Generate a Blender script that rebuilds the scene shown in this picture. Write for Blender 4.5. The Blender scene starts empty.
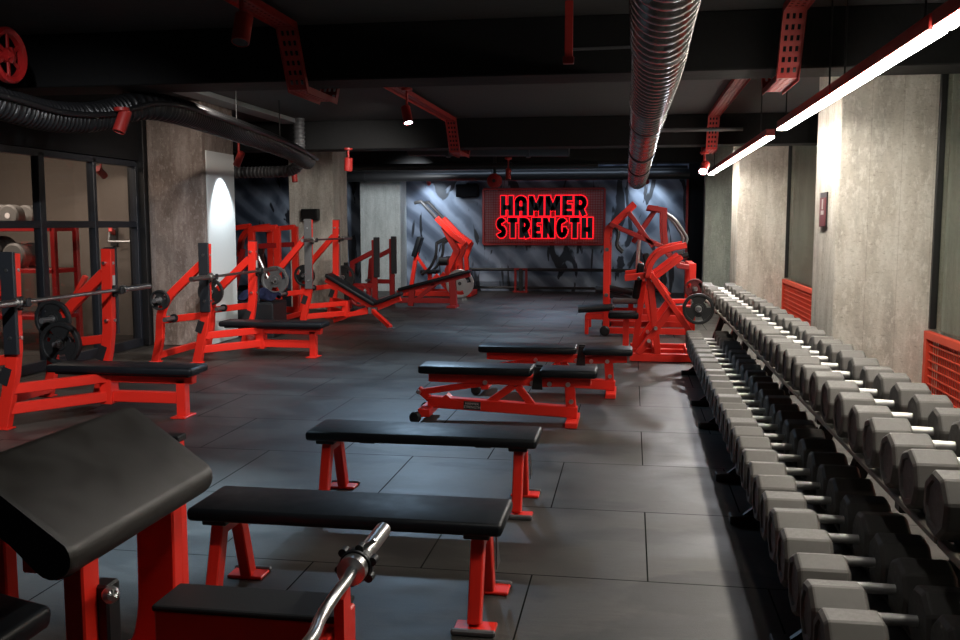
import bpy, bmesh, math, random
from mathutils import Vector, Matrix
random.seed(7)
PI = math.pi
scn = bpy.context.scene
COL = scn.collection

# ------------------------------------------------------------------ helpers
class MB:
    """collects geometry for ONE mesh object"""
    def __init__(s):
        s.v, s.f, s.sm = [], [], []
    def add(s, verts, faces, smooth=False):
        o = len(s.v)
        s.v += [tuple(p) for p in verts]
        for i, f in enumerate(faces):
            s.f.append([o + k for k in f])
            s.sm.append(smooth if not isinstance(smooth, list) else smooth[i])
        return s
    def box(s, c, size, R=None, bev=0.004, seg=1, smooth=False):
        bm = bmesh.new()
        bmesh.ops.create_cube(bm, size=1.0)
        for v in bm.verts:
            v.co = Vector((v.co.x * size[0], v.co.y * size[1], v.co.z * size[2]))
        b = min(bev, min(size) * 0.49)
        if b > 0:
            bmesh.ops.bevel(bm, geom=bm.edges[:], offset=b, segments=seg, profile=0.5, affect='EDGES')
        M = (R.to_4x4() if R is not None else Matrix.Identity(4))
        M = Matrix.Translation(Vector(c)) @ M
        bm.verts.index_update()
        s.add([M @ v.co for v in bm.verts], [[v.index for v in f.verts] for f in bm.faces], smooth)
        bm.free()
        return s
    def bar(s, p0, p1, w, h, up=(0, 0, 1), bev=0.005, seg=1):
        """box tube from p0 to p1; w across, h along up"""
        p0, p1 = Vector(p0), Vector(p1)
        d = (p1 - p0); L = d.length; d.normalize()
        u = Vector(up)
        if abs(d.dot(u)) > 0.98:
            u = Vector((0, 1, 0)) if abs(d.y) < 0.9 else Vector((1, 0, 0))
        side = d.cross(u).normalized()
        u = side.cross(d).normalized()
        R = Matrix((side, d, u)).transposed()
        return s.box((p0 + p1) / 2, (w, L, h), R, bev, seg)
    def sweep(s, path, prof, up=(0, 1, 0), smooth=False, caps=True, closed=True):
        """sweep a 2-D profile (side, up) along a path; 'up' fixed reference"""
        P = [Vector(p) for p in path]
        n, m = len(P), len(prof)
        verts = []
        prev_side = None
        for i in range(n):
            if i == 0: t = P[1] - P[0]
            elif i == n - 1: t = P[-1] - P[-2]
            else: t = (P[i] - P[i - 1]).normalized() + (P[i + 1] - P[i]).normalized()
            t.normalize()
            u = Vector(up)
            side = t.cross(u)
            if side.length < 1e-4: side = prev_side or Vector((1, 0, 0))
            side.normalize()
            uu = side.cross(t).normalized()
            k = 1.0
            if 0 < i < n - 1:
                a = (P[i] - P[i - 1]).normalized().dot((P[i + 1] - P[i]).normalized())
                k = 1.0 / max(0.5, math.sqrt(max(0.0, (1 + a) / 2)))
            bend = Vector((0, 0, 0))
            if 0 < i < n - 1:
                bend = ((P[i + 1] - P[i]).normalized() - (P[i] - P[i - 1]).normalized())
                if bend.length > 1e-5: bend.normalize()
            prev_side = side
            for (a_, b_) in prof:
                off = side * a_ + uu * b_
                off = off + bend * (off.dot(bend) * (k - 1)) if bend.length > 0 else off
                verts.append(P[i] + off)
        faces = []
        for i in range(n - 1):
            for j in range(m if closed else m - 1):
                j2 = (j + 1) % m
                faces.append([i * m + j, i * m + j2, (i + 1) * m + j2, (i + 1) * m + j])
        sm = [smooth] * len(faces)
        if caps and closed:
            faces.append(list(range(m))[::-1]); sm.append(False)
            faces.append([(n - 1) * m + j for j in range(m)]); sm.append(False)
        s.add(verts, faces, sm)
        return s
    def rect(s, path, w, h, up=(0, 1, 0), c=0.006):
        a, b = w / 2, h / 2
        pr = [(-a + c, -b), (a - c, -b), (a, -b + c), (a, b - c), (a - c, b), (-a + c, b), (-a, b - c), (-a, -b + c)]
        return s.sweep(path, pr, up)
    def tube(s, path, r, n=12, up=None):
        P = [Vector(p) for p in path]
        if up is None:
            d = (P[-1] - P[0])
            cand = [Vector((0, 0, 1)), Vector((0, 1, 0)), Vector((1, 0, 0))]
            # a reference no segment is parallel to
            best = max(cand, key=lambda c: min(1 - abs((P[i + 1] - P[i]).normalized().dot(c)) for i in range(len(P) - 1)))
            up = best
        pr = [(r * math.cos(2 * PI * k / n), r * math.sin(2 * PI * k / n)) for k in range(n)]
        return s.sweep(P, pr, up, smooth=True)
    def cyl(s, p0, p1, r, n=16, r2=None):
        p0, p1 = Vector(p0), Vector(p1)
        return s.lathe([(0, 0), (r, 0), (r2 if r2 is not None else r, (p1 - p0).length), (0, (p1 - p0).length)], p0, (p1 - p0), n)
    def lathe(s, prof, o, axis, n=24, smooth=True, a0=0.0, a1=2 * PI):
        """prof = [(radius, height)], revolved about axis at o"""
        z = Vector(axis).normalized()
        x = z.cross(Vector((0, 0, 1)))
        if x.length < 1e-3: x = Vector((1, 0, 0))
        x.normalize(); y = z.cross(x)
        full = abs((a1 - a0) - 2 * PI) < 1e-6
        m = n if full else n + 1
        verts = []
        for (r, h) in prof:
            for k in range(m):
                t = a0 + (a1 - a0) * k / n
                verts.append(Vector(o) + z * h + (x * math.cos(t) + y * math.sin(t)) * r)
        faces, sm = [], []
        for i in range(len(prof) - 1):
            flat = abs(prof[i][1] - prof[i + 1][1]) < 1e-6
            for k in range(n):
                k2 = (k + 1) % m
                a, b, c, d = i * m + k, i * m + k2, (i + 1) * m + k2, (i + 1) * m + k
                if prof[i][0] < 1e-7: f = [a, c, d]
                elif prof[i + 1][0] < 1e-7: f = [a, b, d]
                else: f = [a, b, c, d]
                faces.append(f); sm.append(smooth and not flat)
        # split shared verts between rings so creases stay crisp
        v2, f2 = [], []
        for i in range(len(prof) - 1):
            o2 = len(v2)
            v2 += verts[i * m:(i + 2) * m]
            for f in faces[i * n:(i + 1) * n]:
                f2.append([o2 + q - i * m for q in f])
        s.add(v2, f2, sm)
        return s
    def prism(s, poly, o, ax, ay, az, depth):
        """extrude 2-D polygon by depth along az"""
        o, ax, ay, az = Vector(o), Vector(ax), Vector(ay), Vector(az)
        n = len(poly)
        a = [o + ax * p[0] + ay * p[1] for p in poly]
        b = [q + az * depth for q in a]
        fs = [list(range(n))[::-1], [n + i for i in range(n)]]
        fs += [[i, (i + 1) % n, n + (i + 1) % n, n + i] for i in range(n)]
        return s.add(a + b, fs)
    def build(s, name, mat, parent=None, mats=None):
        me = bpy.data.meshes.new(name)
        me.from_pydata(s.v, [], s.f)
        me.polygons.foreach_set('use_smooth', s.sm)
        bm = bmesh.new(); bm.from_mesh(me)
        bmesh.ops.remove_doubles(bm, verts=bm.verts[:], dist=1e-6) if False else None
        bmesh.ops.recalc_face_normals(bm, faces=bm.faces[:])
        bm.to_mesh(me); bm.free()
        me.materials.append(mat)
        o = bpy.data.objects.new(name, me)
        COL.objects.link(o)
        if parent is not None: o.parent = parent
        return o

def tag(o, label=None, cat=None, group=None, kind=None):
    if label: o['label'] = label
    if cat: o['category'] = cat
    if group: o['group'] = group
    if kind: o['kind'] = kind
    return o

def thing(name, label, cat, loc=(0, 0, 0), rz=0.0, group=None):
    o = bpy.data.objects.new(name, None); COL.objects.link(o)
    o.empty_display_size = 0.1
    o.location = loc; o.rotation_euler = (0, 0, rz)
    return tag(o, label, cat, group)

def struct(name, mb, mat, parent=None):
    o = mb.build(name, mat, parent)
    if parent is None: o['kind'] = 'structure'
    return o

KIDS = {}
def copy_thing(root, loc, rz=None, label=None):
    r = root.copy(); COL.objects.link(r); r.location = loc
    if rz is not None: r.rotation_euler = (0, 0, rz)
    if label: r['label'] = label
    def rec(src, dst):
        for ch in list(src.children):
            c = ch.copy(); COL.objects.link(c); c.parent = dst
            rec(ch, c)
    rec(root, r)
    return r

# ------------------------------------------------------------------ materials
def mat_new(name):
    m = bpy.data.materials.new(name); m.use_nodes = True
    nt = m.node_tree
    b = nt.nodes['Principled BSDF']
    return m, nt, b

def simple(name, col, rough=0.5, metal=0.0, spec=0.5, bump=0.0, bscale=60.0, var=0.0, vscale=8.0):
    m, nt, b = mat_new(name)
    b.inputs['Base Color'].default_value = (*col, 1)
    b.inputs['Roughness'].default_value = rough
    b.inputs['Metallic'].default_value = metal
    b.inputs['Specular IOR Level'].default_value = spec
    tc = nt.nodes.new('ShaderNodeTexCoord')
    if var > 0:
        n = nt.nodes.new('ShaderNodeTexNoise'); n.inputs['Scale'].default_value = vscale
        n.inputs['Detail'].default_value = 5
        nt.links.new(tc.outputs['Object'], n.inputs['Vector'])
        mp = nt.nodes.new('ShaderNodeMapRange')
        mp.inputs['From Min'].default_value = 0.3; mp.inputs['From Max'].default_value = 0.7
        mp.inputs['To Min'].default_value = max(0, rough - var); mp.inputs['To Max'].default_value = min(1, rough + var)
        nt.links.new(n.outputs['Fac'], mp.inputs['Value'])
        nt.links.new(mp.outputs['Result'], b.inputs['Roughness'])
    if bump > 0:
        n2 = nt.nodes.new('ShaderNodeTexNoise'); n2.inputs['Scale'].default_value = bscale
        n2.inputs['Detail'].default_value = 3
        nt.links.new(tc.outputs['Object'], n2.inputs['Vector'])
        bp = nt.nodes.new('ShaderNodeBump'); bp.inputs['Strength'].default_value = bump
        bp.inputs['Distance'].default_value = 0.01
        nt.links.new(n2.outputs['Fac'], bp.inputs['Height'])
        nt.links.new(bp.outputs['Normal'], b.inputs['Normal'])
    return m

def emit(name, col, strength):
    m, nt, b = mat_new(name)
    b.inputs['Base Color'].default_value = (0, 0, 0, 1)
    b.inputs['Emission Color'].default_value = (*col, 1)
    b.inputs['Emission Strength'].default_value = strength
    return m

def ramp(nt, src, stops):
    r = nt.nodes.new('ShaderNodeValToRGB')
    el = r.color_ramp.elements
    while len(el) < len(stops): el.new(0.5)
    for e, (p, c) in zip(el, stops):
        e.position = p; e.color = (*c, 1)
    nt.links.new(src, r.inputs['Fac'])
    return r.outputs['Color']

def mapping(nt, scale=(1, 1, 1), loc=(0, 0, 0), rot=(0, 0, 0), coord='Object'):
    tc = nt.nodes.new('ShaderNodeTexCoord')
    mp = nt.nodes.new('ShaderNodeMapping')
    mp.inputs['Scale'].default_value = scale
    mp.inputs['Location'].default_value = loc
    mp.inputs['Rotation'].default_value = rot
    nt.links.new(tc.outputs[coord], mp.inputs['Vector'])
    return mp.outputs['Vector']

def noise(nt, vec, scale, detail=6, rough=0.55, dist=0.0):
    n = nt.nodes.new('ShaderNodeTexNoise')
    n.inputs['Scale'].default_value = scale; n.inputs['Detail'].default_value = detail
    n.inputs['Roughness'].default_value = rough; n.inputs['Distortion'].default_value = dist
    nt.links.new(vec, n.inputs['Vector'])
    return n.outputs['Fac']

def mixc(nt, a, b, fac, blend='MIX'):
    m = nt.nodes.new('ShaderNodeMix'); m.data_type = 'RGBA'; m.blend_type = blend
    for sock, val in ((m.inputs['Factor'], fac), (m.inputs['A'], a), (m.inputs['B'], b)):
        pass
    def put(i, val):
        s = m.inputs[i]
        if hasattr(val, 'is_output'): nt.links.new(val, s)
        elif isinstance(val, (int, float)): s.default_value = val
        else: s.default_value = (*val, 1)
    put(0, fac); put(6, a); put(7, b)
    return m.outputs[2]

def concrete(name, dark, mid, light, boards=0.235):
    m, nt, b = mat_new(name)
    v = mapping(nt, (1, 1, 0.22))
    streak = noise(nt, v, 7.0, 8, 0.6, 0.4)
    v2 = mapping(nt, (1, 1, 0.6))
    blot = noise(nt, v2, 3.0, 7, 0.7, 0.2)
    v3 = mapping(nt, (1, 1, 1))
    fine = noise(nt, v3, 45.0, 6, 0.7)
    base = ramp(nt, streak, [(0.30, dark), (0.5, mid), (0.66, light)])
    blo = ramp(nt, blot, [(0.38, mid), (0.62, light)])
    c = mixc(nt, base, blo, 0.45)
    chip = ramp(nt, noise(nt, mapping(nt, (1.6, 1.6, 0.7)), 16, 8, 0.75), [(0.52, (0, 0, 0)), (0.60, (1, 1, 1))])
    c = mixc(nt, c, light, mixc(nt, (0, 0, 0), chip, 0.75))
    pit = ramp(nt, noise(nt, mapping(nt, (1.0, 1.0, 2.4)), 20, 6, 0.7), [(0.34, (0.62, 0.60, 0.56)), (0.44, (1, 1, 1))])
    c = mixc(nt, c, pit, 0.8, 'MULTIPLY')
    c = mixc(nt, c, ramp(nt, fine, [(0.3, (0.6, 0.6, 0.6)), (0.62, (1, 1, 1))]), 0.4, 'MULTIPLY')
    # formwork board seams: fine vertical lines
    w = nt.nodes.new('ShaderNodeTexBrick')
    w.inputs['Scale'].default_value = 1.0
    w.inputs['Brick Width'].default_value = 30; w.inputs['Row Height'].default_value = boards
    w.inputs['Mortar Size'].default_value = 0.004; w.inputs['Mortar Smooth'].default_value = 0.8
    w.inputs['Color1'].default_value = (1, 1, 1, 1); w.inputs['Color2'].default_value = (0.82, 0.82, 0.8, 1)
    w.inputs['Mortar'].default_value = (0.66, 0.63, 0.6, 1)
    tc = nt.nodes.new('ShaderNodeTexCoord')
    sx = nt.nodes.new('ShaderNodeSeparateXYZ'); nt.links.new(tc.outputs['Object'], sx.inputs[0])
    ad = nt.nodes.new('ShaderNodeMath'); ad.operation = 'ADD'
    nt.links.new(sx.outputs['X'], ad.inputs[0]); nt.links.new(sx.outputs['Y'], ad.inputs[1])
    cb = nt.nodes.new('ShaderNodeCombineXYZ')
    nt.links.new(sx.outputs['Z'], cb.inputs['X']); nt.links.new(ad.outputs[0], cb.inputs['Y'])
    nt.links.new(cb.outputs[0], w.inputs['Vector'])
    c = mixc(nt, c, w.outputs['Color'], 0.75, 'MULTIPLY')
    nt.links.new(c, b.inputs['Base Color'])
    b.inputs['Roughness'].default_value = 0.85
    bp = nt.nodes.new('ShaderNodeBump'); bp.inputs['Strength'].default_value = 0.5; bp.inputs['Distance'].default_value = 0.012
    hh = nt.nodes.new('ShaderNodeMath'); hh.operation = 'ADD'
    nt.links.new(fine, hh.inputs[0]); nt.links.new(streak, hh.inputs[1])
    nt.links.new(hh.outputs[0], bp.inputs['Height'])
    nt.links.new(bp.outputs['Normal'], b.inputs['Normal'])
    return m

M = {}
M['red'] = simple('red_powder_coat', (0.78, 0.026, 0.014), 0.36, 0, 0.5, 0.05, 250, 0.08, 20)
M['red_dark'] = simple('dark_red_paint', (0.30, 0.009, 0.009), 0.42, 0, 0.5, 0.04, 200)
M['maroon'] = simple('maroon_rubber', (0.10, 0.006, 0.008), 0.5)
M['matt_black'] = simple('matt_black_cabinet', (0.006, 0.006, 0.007), 0.9, 0, 0.1)
M['tray_red'] = simple('red_painted_sheet_metal', (0.36, 0.022, 0.018), 0.45, 0.0, 0.5, 0.04, 200)
M['vinyl'] = simple('black_vinyl', (0.007, 0.009, 0.0115), 0.45, 0, 0.24, 0.03, 420, 0.05, 12)
M['vinyl_worn'] = simple('worn_black_vinyl', (0.020, 0.018, 0.016), 0.46, 0, 0.5, 0.12, 320, 0.10, 9)
M['black'] = simple('black_plastic', (0.010, 0.011, 0.013), 0.45, 0, 0.5)
M['wear'] = simple('black_wear_plastic', (0.012, 0.014, 0.018), 0.5, 0, 0.5)
M['grey_steel'] = simple('grey_painted_steel', (0.13, 0.13, 0.135), 0.45, 0.3)
M['black_steel'] = simple('black_painted_steel', (0.012, 0.012, 0.013), 0.4, 0.0, 0.5)
M['chrome'] = simple('brushed_chrome', (0.78, 0.78, 0.78), 0.30, 1.0)
M['handle'] = simple('knurled_steel', (0.72, 0.71, 0.70), 0.50, 0.75, 0.5, 0.2, 600)
M['bar_steel'] = simple('worn_bar_steel', (0.42, 0.40, 0.38), 0.36, 1.0, 0.5, 0.15, 500)
M['rubber'] = simple('black_rubber', (0.014, 0.015, 0.016), 0.55, 0, 0.4, 0.08, 200)
M['head'] = simple('grey_urethane', (0.115, 0.108, 0.100), 0.55, 0, 0.4, 0.12, 160, 0.1, 10)
M['duct'] = simple('dark_galvanised_duct', (0.30, 0.28, 0.28), 0.26, 1.0, 0.5, 0.06, 40)
M['flex'] = simple('black_flexible_duct', (0.012, 0.012, 0.013), 0.35, 0.0, 0.6, 0.25, 120)
M['lip'] = simple('grey_beige_shelf_steel', (0.17, 0.155, 0.13), 0.5, 0.0)
M['ceil'] = simple('black_ceiling_paint', (0.060, 0.060, 0.062), 0.8, 0, 0.3, 0.4, 14)
M['beam'] = simple('dark_beam_paint', (0.007, 0.007, 0.0075), 0.75, 0, 0.3, 0.4, 14)
M['pale'] = simple('pale_grey_strip', (0.30, 0.32, 0.33), 0.6, 0, 0.4, 0.2, 30)
M['steel_frame'] = simple('blue_black_frame_steel', (0.016, 0.019, 0.026), 0.45, 0.0, 0.5)
M['darkwall'] = simple('black_wall_paint', (0.008, 0.008, 0.009), 0.8, 0, 0.3)
M['orange_grille'] = simple('orange_red_grille', (0.62, 0.060, 0.028), 0.5, 0, 0.4)
M['cloth'] = simple('navy_cloth', (0.012, 0.014, 0.04), 0.9, 0, 0.2, 0.4, 60)
M['white_label'] = simple('pale_label', (0.6, 0.56, 0.54), 0.5)
M['badge'] = simple('black_badge', (0.02, 0.02, 0.022), 0.4)
M['concrete'] = concrete('board_formed_concrete', (0.34, 0.315, 0.265), (0.66, 0.615, 0.54), (0.86, 0.83, 0.77))
M['concrete_brown'] = concrete('brown_stained_concrete', (0.13, 0.095, 0.08), (0.22, 0.168, 0.145), (0.40, 0.335, 0.30))
M['concrete_grey'] = concrete('grey_green_concrete', (0.22, 0.25, 0.225), (0.34, 0.38, 0.345), (0.48, 0.52, 0.48))
M['pale_concrete'] = concrete('pale_grey_concrete', (0.34, 0.36, 0.35), (0.48, 0.51, 0.50), (0.62, 0.65, 0.64))
M['white_paint'] = simple('white_pillar_paint', (0.72, 0.75, 0.75), 0.6, 0, 0.4, 0.15, 20)
M['plaster_brown'] = simple('brown_wall_plaster', (0.15, 0.125, 0.105), 0.8, 0, 0.3, 0.2, 30)
M['led'] = emit('led_diffuser', (1.0, 0.93, 0.82), 66.0)
M['lens_on'] = emit('lit_spot_lens', (0.85, 0.85, 1.0), 30.0)
M['lens_off'] = simple('spot_lens', (0.05, 0.05, 0.05), 0.2)
M['neon'] = emit('red_neon', (1.0, 0.006, 0.016), 1.9)
M['sign_panel'] = simple('grey_sign_panel_red_glow', (0.35, 0.16, 0.16), 0.6)  # grey panel; the letters' red glow is mixed into its colour

def floor_mat():
    m, nt, b = mat_new('rubber_floor_tiles')
    br = nt.nodes.new('ShaderNodeTexBrick')
    br.offset = 0.5; br.offset_frequency = 2
    br.inputs['Scale'].default_value = 1.0
    br.inputs['Brick Width'].default_value = 0.98; br.inputs['Row Height'].default_value = 0.965
    br.inputs['Mortar Size'].default_value = 0.0042; br.inputs['Mortar Smooth'].default_value = 0.2
    br.inputs['Color1'].default_value = (0.044, 0.041, 0.037, 1)
    br.inputs['Color2'].default_value = (0.054, 0.050, 0.045, 1)
    br.inputs['Mortar'].default_value = (0.012, 0.012, 0.012, 1)
    v = mapping(nt, (1, 1, 1), (-1.07 + 0.98 * 10, -4.83 + 0.965 * 10, 0))
    nt.links.new(v, br.inputs['Vector'])
    dust = noise(nt, mapping(nt, (1, 1.6, 1)), 1.3, 8, 0.62, 0.8)
    dustc = ramp(nt, dust, [(0.32, (0.62, 0.62, 0.62)), (0.5, (0.95, 0.95, 0.95)), (0.68, (1.35, 1.33, 1.30))])
    c = mixc(nt, br.outputs['Color'], dustc, 1.0, 'MULTIPLY')
    grain = noise(nt, mapping(nt), 160, 3, 0.7)
    c = mixc(nt, c, ramp(nt, grain, [(0.3, (0.75, 0.75, 0.75)), (0.7, (1.2, 1.2, 1.2))]), 0.8, 'MULTIPLY')
    fib = noise(nt, mapping(nt, (5, 38, 1)), 1.6, 6, 0.7)
    c = mixc(nt, c, ramp(nt, fib, [(0.3, (0.72, 0.72, 0.72)), (0.7, (1.22, 1.22, 1.22))]), 0.8, 'MULTIPLY')
    # damp patches: darker and glossier, with their own edge
    damp = ramp(nt, noise(nt, mapping(nt, (1, 1.9, 1), (3.1, 1.7, 0)), 0.9, 6, 0.55, 0.5), [(0.505, (0, 0, 0)), (0.55, (1, 1, 1))])
    c = mixc(nt, c, (0.018, 0.017, 0.016), mixc(nt, (0, 0, 0), damp, 0.62))
    nt.links.new(c, b.inputs['Base Color'])
    rg = nt.nodes.new('ShaderNodeMapRange')
    rg.inputs['To Min'].default_value = 0.42; rg.inputs['To Max'].default_value = 0.56
    rg.inputs['From Min'].default_value = 0.35; rg.inputs['From Max'].default_value = 0.65
    nt.links.new(dust, rg.inputs['Value'])
    nt.links.new(rg.outputs['Result'], b.inputs['Roughness'])
    sp = nt.nodes.new('ShaderNodeMath'); sp.operation = 'MULTIPLY_ADD'; sp.inputs[1].default_value = -0.40; sp.inputs[2].default_value = 0.40
    nt.links.new(br.outputs['Fac'], sp.inputs[0]); nt.links.new(sp.outputs[0], b.inputs['Specular IOR Level'])
    bp = nt.nodes.new('ShaderNodeBump'); bp.inputs['Strength'].default_value = 0.25; bp.inputs['Distance'].default_value = 0.004
    mt = nt.nodes.new('ShaderNodeMath'); mt.operation = 'SUBTRACT'
    nt.links.new(grain, mt.inputs[0]); nt.links.new(br.outputs['Fac'], mt.inputs[1])
    nt.links.new(mt.outputs[0], bp.inputs['Height'])
    nt.links.new(bp.outputs['Normal'], b.inputs['Normal'])
    return m
M['floor'] = floor_mat()

def mural_mat():
    """blue-grey painted mural of pale folded shapes on a dark ground"""
    m, nt, b = mat_new('blue_grey_mural')
    warp = noise(nt, mapping(nt, (1, 1, 1)), 0.8, 4, 0.5, 0.6)
    tc = nt.nodes.new('ShaderNodeTexCoord')
    vm = nt.nodes.new('ShaderNodeVectorMath'); vm.operation = 'MULTIPLY_ADD'
    cw = nt.nodes.new('ShaderNodeCombineXYZ')
    nt.links.new(warp, cw.inputs['X']); nt.links.new(warp, cw.inputs['Z'])
    nt.links.new(cw.outputs[0], vm.inputs[0]); vm.inputs[1].default_value = (1.6, 0, -1.3)
    nt.links.new(tc.outputs['Object'], vm.inputs[2])
    wv = nt.nodes.new('ShaderNodeTexWave'); wv.wave_type = 'BANDS'; wv.bands_direction = 'DIAGONAL'
    wv.inputs['Scale'].default_value = 1.1; wv.inputs['Distortion'].default_value = 3.5
    wv.inputs['Detail'].default_value = 2.5; wv.inputs['Detail Scale'].default_value = 0.8
    nt.links.new(vm.outputs[0], wv.inputs['Vector'])
    vo = nt.nodes.new('ShaderNodeTexVoronoi'); vo.feature = 'SMOOTH_F1'; vo.inputs['Scale'].default_value = 1.15
    mp = nt.nodes.new('ShaderNodeMapping'); mp.inputs['Scale'].default_value = (1.6, 1, 0.75)
    nt.links.new(vm.outputs[0], mp.inputs['Vector']); nt.links.new(mp.outputs[0], vo.inputs['Vector'])
    a = ramp(nt, wv.outputs['Fac'], [(0.15, (0.045, 0.06, 0.095)), (0.5, (0.15, 0.185, 0.25)), (0.85, (0.36, 0.42, 0.53))])
    k = ramp(nt, vo.outputs['Distance'], [(0.10, (0.50, 0.58, 0.70)), (0.34, (0.21, 0.26, 0.34)), (0.62, (0.045, 0.06, 0.095))])
    c = mixc(nt, a, k, 0.55)
    blk = ramp(nt, noise(nt, mapping(nt, (1.5, 1, 0.45), (2.2, 0, 0.3)), 1.7, 3, 0.5, 1.4), [(0.57, (1, 1, 1)), (0.60, (0.07, 0.075, 0.09))])
    c = mixc(nt, c, blk, 1.0, 'MULTIPLY')
    nt.links.new(c, b.inputs['Base Color'])
    b.inputs['Roughness'].default_value = 0.6
    return m
M['mural'] = mural_mat()

def glass_mat(name, tint=(1, 1, 1), refl=0.12, rough=0.02):
    m = bpy.data.materials.new(name); m.use_nodes = True
    nt = m.node_tree; nt.nodes.clear()
    out = nt.nodes.new('ShaderNodeOutputMaterial')
    t = nt.nodes.new('ShaderNodeBsdfTransparent'); t.inputs['Color'].default_value = (*tint, 1)
    g = nt.nodes.new('ShaderNodeBsdfGlossy'); g.inputs['Roughness'].default_value = rough
    mx = nt.nodes.new('ShaderNodeMixShader')
    lw = nt.nodes.new('ShaderNodeLayerWeight'); lw.inputs['Blend'].default_value = 0.5
    pw = nt.nodes.new('ShaderNodeMath'); pw.operation = 'POWER'; pw.inputs[1].default_value = 4.0
    ml = nt.nodes.new('ShaderNodeMath'); ml.operation = 'MULTIPLY_ADD'; ml.inputs[1].default_value = refl; ml.inputs[2].default_value = 0.03
    nt.links.new(lw.outputs['Facing'], pw.inputs[0]); nt.links.new(pw.outputs[0], ml.inputs[0])
    nt.links.new(ml.outputs[0], mx.inputs['Fac'])
    nt.links.new(t.outputs[0], mx.inputs[1]); nt.links.new(g.outputs[0], mx.inputs[2])
    nt.links.new(mx.outputs[0], out.inputs['Surface'])
    return m
M['glass'] = glass_mat('clear_glass', (0.94, 0.92, 0.90), 0.30)
M['glass_right'] = glass_mat('grey_glass', (0.90, 0.92, 0.89), 0.45, 0.06)

# ------------------------------------------------------------------ camera
import mathutils
cam_d = bpy.data.cameras.new('camera'); cam = bpy.data.objects.new('camera', cam_d); COL.objects.link(cam)
cam_d.sensor_width = 36.0; cam_d.lens = 35.0; cam_d.clip_start = 0.05; cam_d.clip_end = 100
f_, a_, u_ = 933.0, (632 - 480) / 933.0, (320 - 224) / 933.0
ax = Vector((a_, u_, 1)).normalized()                 # room axis in camera frame (right, up, forward)
up = Vector((0, 1, -ax.y / ax.z)).normalized()
xr = ax.cross(up)
if xr.x < 0: xr = -xr
# make the frame orthonormal
fwd_axis = ax
up = (up - fwd_axis * up.dot(fwd_axis)).normalized()
xr = (xr - fwd_axis * xr.dot(fwd_axis) - up * xr.dot(up)).normalized()
Rm = Matrix(((xr.x, xr.y, -xr.z), (fwd_axis.x, fwd_axis.y, -fwd_axis.z), (up.x, up.y, -up.z)))
cam.matrix_world = Matrix.Translation((0, 0, 1.5)) @ Rm.to_4x4()
scn.camera = cam

# ------------------------------------------------------------------ the room
CE = 3.02
struct('floor', MB().box((-3.2, 9.2, -0.05), (13.0, 24.4, 0.1), bev=0), M['floor'])
struct('ceiling', MB().box((-3.2, 9.2, CE + 0.05), (13.0, 24.4, 0.1), bev=0), M['ceil'])
for i, (y0, y1, z) in enumerate([(7.05, 7.5, 2.60), (13.5, 13.95, 2.60), (17.6, 18.0, 2.62), (2.6, 3.0, 2.72)]):
    struct('trim_%d' % (i + 1), MB().box((-3.2, (y0 + y1) / 2, (z + CE) / 2), (13.0, y1 - y0, CE - z), bev=0.01), M['beam'])
struct('wall_back', MB().box((-4.26, 20.9, CE / 2), (10.9, 0.2, CE), bev=0), M['mural'])
struct('wall_back_dark', MB().box((2.2, 20.9, CE / 2), (2.0, 0.2, CE), bev=0), M['darkwall'])
struct('trim_5', MB().box((1.17, 20.78, 1.25), (0.05, 0.04, 2.5), bev=0.004), M['red_dark'])  # mural edge; the red light on it is put into the colour
struct('wall_left', MB().box((-9.75, 9.2, CE / 2), (0.1, 24.4, CE), bev=0), M['plaster_brown'])
struct('wall_inner', MB().box((-7.86, 11.75, CE / 2), (3.7, 0.2, CE), bev=0), M['plaster_brown'])
# right side: concrete wall at the far corner, low wall and upper wall behind the glass
struct('wall_right', MB().box((2.85, 9.2, CE / 2), (0.1, 24.4, CE), bev=0), M['concrete_grey'])
struct('wall_return', MB().box((2.02, 17.55, CE / 2), (1.46, 0.3, CE), bev=0.01), M['concrete_grey'])

def pillar(name, x0, x1, y0, y1, mat):
    return struct(name, MB().box(((x0 + x1) / 2, (y0 + y1) / 2, CE / 2), (x1 - x0, y1 - y0, CE), bev=0.012), mat)
pillar('wall_pillar_right_near', 1.60, 2.42, 7.80, 8.72, M['concrete'])
pillar('wall_pillar_right_far', 1.60, 2.42, 14.9, 15.8, M['concrete'])
pillar('wall_pillar_left_near', -5.84, -5.13, 10.7, 11.62, M['concrete_brown'])
pa = MB().box((-5.122, 11.19, 1.2), (0.014, 0.80, 2.38), bev=0.003)
struct('trim_6', pa, M['white_paint'])
pillar('wall_pillar_left_middle', -5.93, -5.12, 15.7, 16.5, M['concrete'])
pillar('wall_pillar_left_far', -5.98, -5.06, 20.2, 20.79, M['pale_concrete'])

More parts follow.
